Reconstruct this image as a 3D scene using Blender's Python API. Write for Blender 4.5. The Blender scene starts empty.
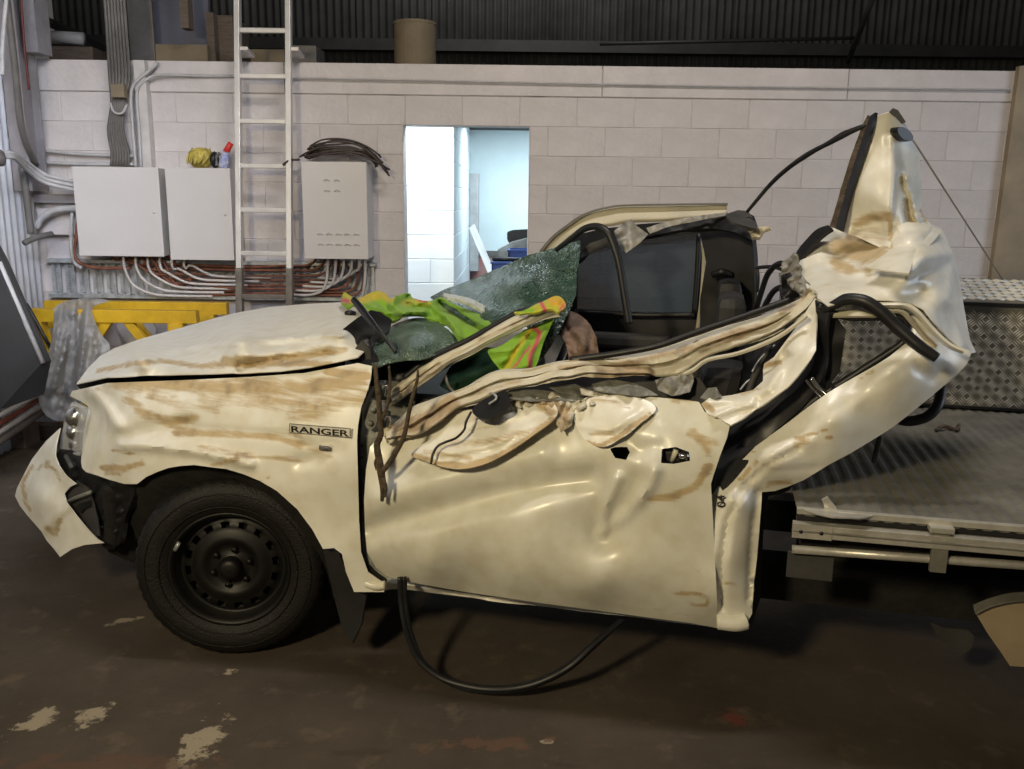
import bpy, bmesh, math, random
import numpy as np
from mathutils import Vector, Matrix, noise, geometry

random.seed(7)
# ------------------------------------------------------------------ camera, world, lights, exposure
F = 870.0; PITCH = math.radians(12); ROLL = .012; CAMH = 1.7
col = bpy.context.scene.collection
cd = bpy.data.cameras.new('camera'); cam = bpy.data.objects.new('camera', cd); col.objects.link(cam)
RM = Matrix.Rotation(math.pi/2-PITCH, 3, 'X') @ Matrix.Rotation(ROLL, 3, 'Z')
cam.matrix_world = Matrix.Translation((0, 0, CAMH)) @ RM.to_4x4()
cd.sensor_width = 36; cd.lens = F/1024*36; cd.clip_end = 100; cd.clip_start = .05
bpy.context.scene.camera = cam
vs = bpy.context.scene.view_settings
vs.view_transform = 'Standard'; vs.look = 'None'; vs.gamma = 1; vs.use_curve_mapping = False
vs.exposure = 0.0
w = bpy.data.worlds.new('hall_air'); bpy.context.scene.world = w; w.use_nodes = True
w.node_tree.nodes['Background'].inputs[0].default_value = (.75, .72, .70, 1)
w.node_tree.nodes['Background'].inputs[1].default_value = .10


def area(name, loc, target, size, power, color, size_y=None, spread=None):
    l = bpy.data.lights.new(name, 'AREA'); l.energy = power; l.color = color; l.size = size
    if size_y: l.shape = 'RECTANGLE'; l.size_y = size_y
    if spread: l.spread = math.radians(spread)
    o = bpy.data.objects.new(name, l); col.objects.link(o); o.location = loc
    o.rotation_euler = (Vector(target)-Vector(loc)).to_track_quat('-Z', 'Y').to_euler()
    return o


area('warm_work_lamp', (-1.7, -.8, 2.9), (.1, 2.7, .9), .4, 100, (1, .83, .52), spread=160)
area('hall_tube_light', (.6, 2.5, 4.9), (.5, 5.4, 1.0), 1.6, 92, (1, .93, .87), .3)
area('roller_door_daylight', (6.4, 2.6, 2.0), (-2, 5.2, 1.4), 2.6, 84, (.74, .84, 1), 2.4)
area('left_wall_fill', (-1.3, 1.6, 3.4), (-3.42, 5.0, 1.4), 1.8, 34, (.80, .86, 1), spread=62)  # added fill lamp that brightens the white corrugated wall
area('store_room_tube', (-.9, 6.85, 2.40), (-.9, 7.1, 0), .9, 42, (.86, .95, 1), .3)
area('store_room_light', (.3, 8.9, 2.42), (.3, 9.1, 0), 1.2, 56, (.74, .90, 1), .6)
area('loft_glow', (.2, 8.6, 5.6), (0, 11.9, 4.4), .6, 90, (.95, .95, 1), .6)

# ------------------------------------------------------------------ projection from measured points to places in the hall
TH = math.radians(13)
U = Vector((math.cos(TH), -math.sin(TH), 0)); N = Vector((math.sin(TH), math.cos(TH), 0)); O = Vector((0, 2.70, 0))
CP = Vector((0, 0, CAMH))


def ray(x, y): return RM @ Vector(((x-512)/F, -(y-384.5)/F, -1))
def PX(x, y, v):            # v = metres inward from the near side of the vehicle
    d = ray(x, y); return CP + d*(((O-CP).dot(N)+v)/d.dot(N))
def PZ(x, y, z):
    d = ray(x, y); return CP + d*((z-CAMH)/d.z)
def PD(x, y, Y):
    d = ray(x, y); return CP + d*(Y/d.y)
def C(u, v, z): return O + U*u + N*v + Vector((0, 0, z))


# ------------------------------------------------------------------ materials
def newmat(name):
    m = bpy.data.materials.new(name); m.use_nodes = True
    return m, m.node_tree.nodes, m.node_tree.links, m.node_tree.nodes['Principled BSDF']


def mat(name, c, rough=.6, metal=0, var=.12, scale=6, bump=0, bscale=60, stretch=None, rnd=0, c2=None, trans=0, alpha=1, ior=1.45, sheen=0):
    m, n, l, b = newmat(name)
    b.inputs['Roughness'].default_value = rough; b.inputs['Metallic'].default_value = metal
    b.inputs['IOR'].default_value = ior
    if trans: b.inputs['Transmission Weight'].default_value = trans
    if alpha < 1: b.inputs['Alpha'].default_value = alpha
    tc = n.new('ShaderNodeTexCoord'); mp = n.new('ShaderNodeMapping'); l.new(tc.outputs['Object'], mp.inputs[0])
    if stretch: mp.inputs['Scale'].default_value = stretch
    nz = n.new('ShaderNodeTexNoise'); nz.inputs['Scale'].default_value = scale; nz.inputs['Detail'].default_value = 6; nz.inputs['Roughness'].default_value = .65
    l.new(mp.outputs[0], nz.inputs[0])
    r = n.new('ShaderNodeValToRGB'); l.new(nz.outputs[0], r.inputs[0])
    d = c2 or tuple(x*(1-2*var) for x in c)
    hi = tuple(min(1, x*(1+var)) for x in c) if not c2 else c
    r.color_ramp.elements[0].position = .3; r.color_ramp.elements[1].position = .7
    r.color_ramp.elements[0].color = (*d, 1); r.color_ramp.elements[1].color = (*hi, 1)
    out = r.outputs[0]
    if rnd:
        oi = n.new('ShaderNodeObjectInfo'); mr = n.new('ShaderNodeMapRange'); l.new(oi.outputs['Random'], mr.inputs[0])
        mr.inputs[3].default_value = 1-rnd; mr.inputs[4].default_value = 1
        mx = n.new('ShaderNodeMix'); mx.data_type = 'RGBA'; mx.blend_type = 'MULTIPLY'; mx.inputs[0].default_value = 1
        l.new(out, mx.inputs[6]); l.new(mr.outputs[0], mx.inputs[7]); out = mx.outputs[2]
    l.new(out, b.inputs['Base Color'])
    if bump:
        nb = n.new('ShaderNodeTexNoise'); nb.inputs['Scale'].default_value = bscale; nb.inputs['Detail'].default_value = 4
        l.new(mp.outputs[0], nb.inputs[0]); bp = n.new('ShaderNodeBump'); bp.inputs['Strength'].default_value = bump; bp.inputs['Distance'].default_value = .02
        l.new(nb.outputs[0], bp.inputs['Height']); l.new(bp.outputs[0], b.inputs['Normal'])
    if sheen: b.inputs['Sheen Weight'].default_value = sheen
    return m


def paint_mat(name, base, rough=.32, mud=(.42, .29, .115), mud2=(.20, .125, .05), coat=.2, streak=(7, 7, 70), thin=0.0):
    """car paint with streaky dried mud where the vertex mask 'mud' says"""
    m, n, l, b = newmat(name)
    b.inputs['Coat Weight'].default_value = coat; b.inputs['Coat Roughness'].default_value = .22
    tc = n.new('ShaderNodeTexCoord'); mp = n.new('ShaderNodeMapping'); mp.vector_type = 'POINT'
    rot = n.new('ShaderNodeMapping'); rot.inputs['Rotation'].default_value = (0, math.radians(-3), TH)
    l.new(tc.outputs['Object'], rot.inputs[0]); l.new(rot.outputs[0], mp.inputs[0]); mp.inputs['Scale'].default_value = streak
    nz = n.new('ShaderNodeTexNoise'); nz.inputs['Scale'].default_value = 1; nz.inputs['Detail'].default_value = 5; nz.inputs['Roughness'].default_value = .6; nz.inputs['Distortion'].default_value = .8
    l.new(mp.outputs[0], nz.inputs[0])
    n2 = n.new('ShaderNodeTexNoise'); n2.inputs['Scale'].default_value = 14; n2.inputs['Detail'].default_value = 6; l.new(tc.outputs['Object'], n2.inputs[0])
    at = n.new('ShaderNodeAttribute'); at.attribute_name = 'mud'
    # mask = smoothstep(mud*1.25 + streak - 1)
    a1 = n.new('ShaderNodeMath'); a1.operation = 'MULTIPLY_ADD'; l.new(at.outputs['Fac'], a1.inputs[0]); a1.inputs[1].default_value = .72; l.new(nz.outputs[0], a1.inputs[2])
    a1b = n.new('ShaderNodeMath'); a1b.operation = 'MULTIPLY_ADD'; l.new(n2.outputs[0], a1b.inputs[0]); a1b.inputs[1].default_value = .35; l.new(a1.outputs[0], a1b.inputs[2])
    mr = n.new('ShaderNodeMapRange'); mr.interpolation_type = 'SMOOTHSTEP'; l.new(a1b.outputs[0], mr.inputs[0]); mr.inputs[1].default_value = .92-thin; mr.inputs[2].default_value = 1.42-thin
    mr.inputs[4].default_value = .80
    gate = n.new('ShaderNodeMapRange'); l.new(at.outputs['Fac'], gate.inputs[0]); gate.inputs[2].default_value = .25
    mul = n.new('ShaderNodeMath'); mul.operation = 'MULTIPLY'; l.new(mr.outputs[0], mul.inputs[0]); l.new(gate.outputs[0], mul.inputs[1])
    mc = n.new('ShaderNodeMix'); mc.data_type = 'RGBA'; mc.inputs[6].default_value = (*mud, 1); mc.inputs[7].default_value = (*mud2, 1)
    r2 = n.new('ShaderNodeMapRange'); l.new(n2.outputs[0], r2.inputs[0]); r2.inputs[1].default_value = .52; r2.inputs[2].default_value = .75; l.new(r2.outputs[0], mc.inputs[0])
    film = n.new('ShaderNodeMix'); film.data_type = 'RGBA'; film.inputs[6].default_value = (*base, 1); film.inputs[7].default_value = tuple(x*y for x, y in zip(base, (.88, .85, .78)))+(1,)
    r3 = n.new('ShaderNodeMapRange'); l.new(n2.outputs[0], r3.inputs[0]); r3.inputs[1].default_value = .4; r3.inputs[2].default_value = .7; l.new(r3.outputs[0], film.inputs[0])
    mx = n.new('ShaderNodeMix'); mx.data_type = 'RGBA'; l.new(mul.outputs[0], mx.inputs[0]); l.new(film.outputs[2], mx.inputs[6]); l.new(mc.outputs[2], mx.inputs[7])
    l.new(mx.outputs[2], b.inputs['Base Color'])
    rr = n.new('ShaderNodeMapRange'); l.new(mul.outputs[0], rr.inputs[0]); rr.inputs[3].default_value = rough; rr.inputs[4].default_value = .8; l.new(rr.outputs[0], b.inputs['Roughness'])
    cw = n.new('ShaderNodeMapRange'); l.new(mul.outputs[0], cw.inputs[0]); cw.inputs[3].default_value = coat; cw.inputs[4].default_value = 0; l.new(cw.outputs[0], b.inputs['Coat Weight'])
    return m


M = dict(
    paint=paint_mat('ute_white_paint', (.76, .745, .665), rough=.36),
    paint_in=paint_mat('crushed_frame_paint', (.58, .55, .45), rough=.5, coat=.08, streak=(15, 15, 26), mud=(.36, .25, .14), mud2=(.10, .07, .04), thin=.03),
    paint_door=paint_mat('door_white_paint', (.68, .67, .585), rough=.36),
    grey_steel=mat('grey_primer_steel', (.22, .22, .19), .5, .2, .2, 20, .2, 60),
    black=mat('black_plastic', (.012, .012, .013), .42, 0, .2, 10),
    black_matt=mat('black_underbody', (.010, .009, .008), .85, 0, .3, 12, .3, 40),
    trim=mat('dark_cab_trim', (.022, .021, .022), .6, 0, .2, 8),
    trim2=mat('grey_cab_trim', (.05, .048, .046), .65, 0, .2, 8),
    rubber=mat('tyre_rubber', (.0062, .0055, .005), .62, 0, .25, 22, .25, 120),
    rim=mat('black_painted_rim', (.0065, .006, .0055), .5, .1, .25, 18),
    seal=mat('rubber_seal', (.014, .014, .016), .45, 0, .2, 12),
    glass_dark=mat('tinted_side_glass', (.05, .075, .10), .06, 0, .1, 3, alpha=.74),
    bark=mat('dry_bark', (.085, .062, .038), .85, 0, .3, 40, .5, 90),
    chrome=mat('chrome', (.75, .74, .70), .18, 1, .05),
    alu=mat('mill_aluminium', (.58, .56, .50), .38, .5, .12, 14, .08, 60),
    alu_dull=mat('weathered_aluminium_deck', (.20, .19, .16), .6, .2, .22, 5, .15, 50),
    tread_metal=mat('tread_highlight_metal', (.72, .69, .60), .34, .4, .1, 8),  # tread paler than its plate: highlight contrast put into the colour
    alu_plate=mat('chequer_aluminium', (.24, .228, .195), .42, .35, .14, 8, .05, 60),
    lens=mat('headlight_lens', (.8, .8, .78), .08, 0, .05, 8, alpha=.30),
    bowl=mat('headlight_bowl', (.45, .44, .40), .25, .9, .2, 22, .3, 30),
    blocks=mat('painted_block', (.61, .565, .555), .62, 0, .07, 3.2, .25, 28, rnd=.06),
    mortar=mat('painted_mortar', (.54, .50, .49), .8, 0, .12, 9),
    blocks_in=mat('store_room_block', (.72, .78, .80), .6, 0, .04, 3, .1, 30, rnd=.04),
    white_wall=mat('store_room_plaster', (.68, .77, .78), .6, 0, .04, 2),
    corr=mat('white_corrugated', (.74, .76, .82), .45, .1, .08, 4),
    corr_dark=mat('dark_corrugated', (.050, .050, .046), .6, .2, .25, 1.5),
    steel_dark=mat('dark_beam_steel', (.025, .025, .023), .6, .3, .2, 4),
    column=mat('column_paint', (.30, .235, .15), .6, 0, .12, 4),
    column_grey=mat('grey_column_paint', (.28, .26, .27), .6, 0, .15, 5),
    cabinet=mat('cabinet_enamel', (.58, .55, .53), .42, 0, .03, 2),
    cab_side=mat('cabinet_gap', (.05, .05, .06), .5, 0),
    galv=mat('galvanised_tray', (.50, .52, .52), .38, .5, .2, 18),
    conduit=mat('grey_conduit', (.44, .43, .43), .45, 0, .12, 8),
    conduit_d=mat('dark_conduit', (.14, .13, .12), .5, 0, .15, 8),
    orange=mat('orange_cable', (.23, .085, .05), .55, 0, .25, 20),
    rope=mat('dark_cable', (.075, .055, .048), .6, 0, .3, 30),
    ladder=mat('ladder_aluminium', (.62, .60, .58), .4, .35, .08, 6),
    ladder_d=mat('ladder_brown_foot', (.19, .165, .14), .6, .3, .2, 12),  # darker, browner tone for the lower part of the ladder
    yellow=mat('trestle_yellow', (.60, .36, .015), .5, 0, .12, 7),
    timber=mat('grey_timber', (.15, .115, .09), .8, 0, .2, 10, .3, 40, stretch=(1, 8, 8)),
    red=mat('red_pipe', (.16, .04, .03), .5, 0, .2, 10),
    whitep=mat('white_pipe', (.55, .52, .50), .5, 0, .1, 10),
    board=mat('dark_sheet', (.035, .034, .034), .35, .1, .2, 2),
    paperbag=mat('brown_airbag_cloth', (.19, .13, .10), .85, 0, .25, 9, .5, 30),
    headl=mat('cream_roof_lining', (.50, .46, .34), .55, 0, .08, 5),
    foil=mat('torn_silver_trim', (.26, .25, .22), .55, .2, .25, 20),
    paper=mat('cream_cardboard', (.22, .175, .115), .8, 0, .1, 6),
    blue_board=mat('blue_grey_board', (.15, .155, .20), .7, 0, .1, 2),
    bluep=mat('blue_plastic', (.05, .10, .33), .35, 0, .15, 6),
    redband=mat('red_brown_dado', (.42, .10, .07), .6, 0, .3, 3, c2=(.35, .33, .32)),
    yellow_b=mat('faded_yellow_plastic', (.50, .40, .08), .6, 0, .35, 26),
    red_cap=mat('red_cap', (.62, .04, .03), .4, 0, .05),
    bluewhite=mat('blue_white_bottle', (.08, .12, .42), .4, 0, .1, 30, c2=(.6, .6, .65)),
    gap=mat('shadow_gap_dark', (.01, .01, .01), .9, 0),
)


def floor_mat():
    m, n, l, b = newmat('stained_concrete')
    tc = n.new('ShaderNodeTexCoord')
    def nz(s, d=6, stretch=None):
        x = n.new('ShaderNodeTexNoise'); x.inputs['Scale'].default_value = s; x.inputs['Detail'].default_value = d; x.inputs['Roughness'].default_value = .65
        if stretch:
            mp = n.new('ShaderNodeMapping'); mp.inputs['Scale'].default_value = stretch; mp.inputs['Rotation'].default_value = (0, 0, .5); l.new(tc.outputs['Object'], mp.inputs[0]); l.new(mp.outputs[0], x.inputs[0])
        else: l.new(tc.outputs['Object'], x.inputs[0])
        return x
    a = nz(1.1); r = n.new('ShaderNodeValToRGB'); l.new(a.outputs[0], r.inputs[0])
    e = r.color_ramp.elements; e[0].position = .32; e[0].color = (.043, .033, .025, 1); e[1].position = .72; e[1].color = (.086, .069, .051, 1)
    cur = r.outputs[0]
    def over(cur, fac, c):
        mx = n.new('ShaderNodeMix'); mx.data_type = 'RGBA'; l.new(fac, mx.inputs[0]); l.new(cur, mx.inputs[6]); mx.inputs[7].default_value = (*c, 1); return mx.outputs[2]
    def ramp(src, lo, hi, top=1.0):
        q = n.new('ShaderNodeMapRange'); l.new(src, q.inputs[0]); q.inputs[1].default_value = lo; q.inputs[2].default_value = hi; q.inputs[4].default_value = top; return q.outputs[0]
    cur = over(cur, ramp(nz(7, 8).outputs[0], .56, .72, .5), (.16, .125, .09))
    cur = over(cur, ramp(nz(3.2, 5, (1, 3, 1)).outputs[0], .6, .74, .5), (.035, .022, .016))
    cur = over(cur, ramp(nz(24, 6, (.5, 2, 1)).outputs[0], .68, .74, .5), (.26, .22, .16))
    sp = n.new('ShaderNodeSeparateXYZ'); l.new(tc.outputs['Object'], sp.inputs[0])
    grit = nz(17, 6)
    def patch(cur, p, rx, ry, ang, c, th=.5):
        # worn paint left on the floor at p
        mp = n.new('ShaderNodeMapping'); mp.vector_type = 'TEXTURE'; mp.inputs['Location'].default_value = (p.x, p.y, 0); mp.inputs['Rotation'].default_value = (0, 0, ang); mp.inputs['Scale'].default_value = (rx, ry, 1)
        l.new(tc.outputs['Object'], mp.inputs[0])
        ln = n.new('ShaderNodeVectorMath'); ln.operation = 'LENGTH'; l.new(mp.outputs[0], ln.inputs[0])
        s = n.new('ShaderNodeMath'); s.operation = 'MULTIPLY_ADD'; l.new(ln.outputs['Value'], s.inputs[0]); s.inputs[1].default_value = -.28; l.new(grit.outputs[0], s.inputs[2])
        return over(cur, ramp(s.outputs[0], th-.24, th-.17, .75), c)
    for x, y, rx, ry, an in [(122, 621, .08, .03, .5), (37, 722, .05, .10, -.35), (92, 716, .05, .08, -.3), (200, 744, .06, .17, -.12), (228, 672, .03, .03, 0), (545, 742, .04, .015, 0)]:
        cur = patch(cur, PZ(x, y, 0), rx, ry, an, (.36, .31, .22))
    cur = patch(cur, PZ(735, 718, 0), .06, .06, 0, (.16, .045, .03), .52)
    cur = patch(cur, PZ(100, 765, 0), .5, .07, 0, (.10, .060, .042), .56)
    cur = patch(cur, PZ(490, 745, 0), .3, .05, 0.1, (.11, .062, .042), .56)
    l.new(cur, b.inputs['Base Color']); b.inputs['Roughness'].default_value = .85; b.inputs['Specular IOR Level'].default_value = .25
    bp = n.new('ShaderNodeBump'); bp.inputs['Strength'].default_value = .35; bp.inputs['Distance'].default_value = .01; l.new(nz(30, 8).outputs[0], bp.inputs['Height']); l.new(bp.outputs[0], b.inputs['Normal'])
    return m


def shattered(name, c=(.035, .085, .065), alpha=.9, s=70):
    m, n, l, b = newmat(name)
    tc = n.new('ShaderNodeTexCoord')
    v = n.new('ShaderNodeTexVoronoi'); v.feature = 'DISTANCE_TO_EDGE'; v.inputs['Scale'].default_value = s; l.new(tc.outputs['Object'], v.inputs['Vector'])
    v2 = n.new('ShaderNodeTexVoronoi'); v2.inputs['Scale'].default_value = s; l.new(tc.outputs['Object'], v2.inputs['Vector'])
    nz = n.new('ShaderNodeTexNoise'); nz.inputs['Scale'].default_value = 9; nz.inputs['Detail'].default_value = 6; l.new(tc.outputs['Object'], nz.inputs[0])
    r = n.new('ShaderNodeMapRange'); l.new(v.outputs[0], r.inputs[0]); r.inputs[1].default_value = 0; r.inputs[2].default_value = .12; r.inputs[3].default_value = 1; r.inputs[4].default_value = 0
    r2 = n.new('ShaderNodeMapRange'); l.new(nz.outputs[0], r2.inputs[0]); r2.inputs[1].default_value = .42; r2.inputs[2].default_value = .68; r2.inputs[3].default_value = .10; r2.inputs[4].default_value = .8
    mu = n.new('ShaderNodeMath'); mu.operation = 'MULTIPLY'; l.new(r.outputs[0], mu.inputs[0]); l.new(r2.outputs[0], mu.inputs[1])
    mx = n.new('ShaderNodeMix'); mx.data_type = 'RGBA'; l.new(mu.outputs[0], mx.inputs[0]); mx.inputs[6].default_value = (*c, 1); mx.inputs[7].default_value = (.34, .46, .38, 1)
    l.new(mx.outputs[2], b.inputs['Base Color']); b.inputs['Roughness'].default_value = .27; b.inputs['Alpha'].default_value = alpha
    bp = n.new('ShaderNodeBump'); bp.inputs['Strength'].default_value = .8; bp.inputs['Distance'].default_value = .008; l.new(v2.outputs['Distance'], bp.inputs['Height']); l.new(bp.outputs[0], b.inputs['Normal'])
    return m


def cloth_mat(name):
    m, n, l, b = newmat(name)
    at = n.new('ShaderNodeAttribute'); at.attribute_name = 'Col'
    l.new(at.outputs['Color'], b.inputs['Base Color']); b.inputs['Roughness'].default_value = .85; b.inputs['Sheen Weight'].default_value = .1
    tc = n.new('ShaderNodeTexCoord'); nz = n.new('ShaderNodeTexNoise'); nz.inputs['Scale'].default_value = 250; l.new(tc.outputs['Object'], nz.inputs[0])
    bp = n.new('ShaderNodeBump'); bp.inputs['Strength'].default_value = .4; bp.inputs['Distance'].default_value = .003; l.new(nz.outputs[0], bp.inputs['Height']); l.new(bp.outputs[0], b.inputs['Normal'])
    return m


M['floor'] = floor_mat()
M['shatter'] = shattered('shattered_windscreen', (.022, .058, .042), .96)
M['shatter2'] = shattered('shattered_green_glass', (.07, .11, .085), .97, 110)
M['shatter3'] = mat('bottle_green_glass', (.016, .042, .026), .3, 0, .3, 9, .2, 20)  # plain bottle-green glass, no crack flecks
M['cloth'] = cloth_mat('vest_cloth')
M['plastic'] = mat('milky_plastic_film', (.36, .35, .33), .42, 0, .2, 10, .2, 22, alpha=.62)

# ------------------------------------------------------------------ mesh helpers
def link(name, me, m, parent=None, smooth=False):
    if isinstance(me, bmesh.types.BMesh):
        d = bpy.data.meshes.new(name); me.to_mesh(d); me.free(); me = d
    if m and not me.materials: me.materials.append(m)
    o = bpy.data.objects.new(name, me); col.objects.link(o)
    if smooth: me.polygons.foreach_set('use_smooth', [True]*len(me.polygons))
    if parent: adopt(o, parent)
    return o


def adopt(o, parent):
    o.parent = parent; o.matrix_parent_inverse = world_of(parent).inverted()


def world_of(o):
    m = o.matrix_basis.copy()
    if o.parent: m = world_of(o.parent) @ o.matrix_parent_inverse @ m
    return m


def tag(o, label=None, cat=None, group=None, kind=None):
    for k, v in (('label', label), ('category', cat), ('group', group), ('kind', kind)):
        if v: o[k] = v
    return o


def thing(name, loc, label, cat, group=None):
    o = bpy.data.objects.new(name, None); col.objects.link(o); o.location = loc; o.empty_display_size = .1
    return tag(o, label, cat, group)


def pydata(name, v, f, m, parent=None, smooth=False):
    me = bpy.data.meshes.new(name); me.from_pydata([tuple(x) for x in v], [], f); me.update()
    return link(name, me, m, parent, smooth)


def box_bm(bm, lo, hi, fr=None, bevel=0):
    """box between corners; fr maps local (x,y,z) to world"""
    r = bmesh.ops.create_cube(bm, size=1)
    for q in r['verts']:
        p = [lo[i] if q.co[i] < 0 else hi[i] for i in range(3)]
        q.co = fr(*p) if fr else Vector(p)
    if fr or bevel:
        bmesh.ops.recalc_face_normals(bm, faces=list({f for q in r['verts'] for f in q.link_faces}))
    if bevel:
        ed = list({e for q in r['verts'] for e in q.link_edges})
        bmesh.ops.bevel(bm, geom=ed, offset=bevel, segments=2, affect='EDGES', profile=.6)


def box(name, lo, hi, m, parent=None, fr=None, bevel=0, lab=None):
    bm = bmesh.new(); box_bm(bm, lo, hi, fr, bevel); o = link(name, bm, m, parent)
    if lab: o['label'] = lab
    return o


def catmull(pts, n):
    P = [Vector(p) for p in pts]
    if len(P) == 2: return [P[0].lerp(P[1], i/n) for i in range(n+1)]
    L = [0]
    for i in range(1, len(P)): L.append(L[-1]+max(1e-6, (P[i]-P[i-1]).length))
    out = []
    for k in range(n+1):
        s = L[-1]*k/n; i = 0
        while i < len(P)-2 and s > L[i+1]: i += 1
        t = (s-L[i])/(L[i+1]-L[i])
        a = P[i-1] if i else P[i]*2-P[i+1]; b_, c = P[i], P[i+1]; d = P[i+2] if i+2 < len(P) else P[i+1]*2-P[i]
        out.append(.5*((2*b_)+(c-a)*t+(2*a-5*b_+4*c-d)*t*t+(3*b_-a-3*c+d)*t**3))
    return out


def tube_bm(bm, pts, r, n=None, seg=8, smooth=True, flat=1.0):
    n = n or max(6, len(pts)*5)
    if len(pts) == 2: n = min(n, 2)
    Q = catmull(pts, n) if smooth else [Vector(p) for p in pts]
    rings = []; up = Vector((0, 0, 1)); T0 = None; nx = None
    for i, q in enumerate(Q):
        t = (Q[min(i+1, len(Q)-1)]-Q[max(i-1, 0)]).normalized()
        if nx is None:
            nx = t.cross(up); nx = nx.normalized() if nx.length > .05 else t.cross(Vector((0, 1, 0))).normalized()
        else:
            nx = (nx-t*nx.dot(t)).normalized()
        ny = t.cross(nx)
        k = i/(len(Q)-1)
        rr = r if not isinstance(r, (list, tuple)) else r[min(int(k*(len(r)-1)), len(r)-2)]*(1-(k*(len(r)-1)) % 1 if k < 1 else 0)+r[min(int(k*(len(r)-1))+1, len(r)-1)]*((k*(len(r)-1)) % 1 if k < 1 else 1)
        rings.append([bm.verts.new(q+nx*rr*math.cos(a)+ny*rr*flat*math.sin(a)) for a in [2*math.pi*j/seg for j in range(seg)]])
    for a, b_ in zip(rings, rings[1:]):
        for j in range(seg): bm.faces.new((a[j], a[(j+1) % seg], b_[(j+1) % seg], b_[j]))
    bm.faces.new(rings[0][::-1]); bm.faces.new(rings[-1])


def tube(name, pts, r, m, parent=None, **k):
    bm = bmesh.new(); tube_bm(bm, pts, r, **k); return link(name, bm, m, parent, True)


def inside(P, poly):
    x, y = P[:, 0], P[:, 1]; r = np.zeros(len(P), bool); n = len(poly); j = n-1
    for i in range(n):
        xi, yi = poly[i]; xj, yj = poly[j]
        if yi != yj:
            c = ((yi > y) != (yj > y)) & (x < (xj-xi)*(y-yi)/(yj-yi)+xi); r ^= c
        j = i
    return r


def segdist(P, a, b):
    a = np.array(a, float); b = np.array(b, float); ab = b-a; t = np.clip(((P-a) @ ab)/max(1e-9, ab @ ab), 0, 1)
    return np.linalg.norm(P-(a+t[:, None]*ab), axis=1)


def polydist(P, pts):
    if len(pts) == 1: return np.linalg.norm(P-np.array(pts[0], float), axis=1)
    return np.min([segdist(P, pts[i], pts[i+1]) for i in range(len(pts)-1)], axis=0)


def tps(ctrl):
    A = np.array(ctrl, float); X = A[:, :2]/100; n = len(A)
    def k(d2): return np.where(d2 < 1e-12, 0, d2*np.log(np.maximum(d2, 1e-12)))
    D = ((X[:, None]-X[None])**2).sum(-1); K = k(D)+np.eye(n)*2e-3; Pm = np.c_[np.ones(n), X]
    L = np.zeros((n+3, n+3)); L[:n, :n] = K; L[:n, n:] = Pm; L[n:, :n] = Pm.T; L[n:, n:] += np.eye(3)*-1e-8
    w_ = np.linalg.solve(L, np.r_[A[:, 2], 0, 0, 0])
    def f(P):
        Q = np.atleast_2d(np.array(P, float))/100
        return k(((Q[:, None]-X[None])**2).sum(-1)) @ w_[:n] + np.c_[np.ones(len(Q)), Q] @ w_[n:]
    return f


def resample(poly, res, closed=True, smooth=False):
    P = [Vector((p[0], p[1])) for p in poly]; out = []
    n = len(P)
    if smooth:
        Q = []
        for i in range(n):
            a, b_, c, d = P[i-1], P[i], P[(i+1) % n], P[(i+2) % n]
            for t in (0, .25, .5, .75):
                Q.append(.5*((2*b_)+(c-a)*t+(2*a-5*b_+4*c-d)*t*t+(3*b_-a-3*c+d)*t**3))
        P = Q; n = len(P)
    for i in range(n):
        a, b_ = P[i], P[(i+1) % n]; k = max(1, int((b_-a).length/res))
        for j in range(k): out.append(tuple(a.lerp(b_, j/k)))
    return out


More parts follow.
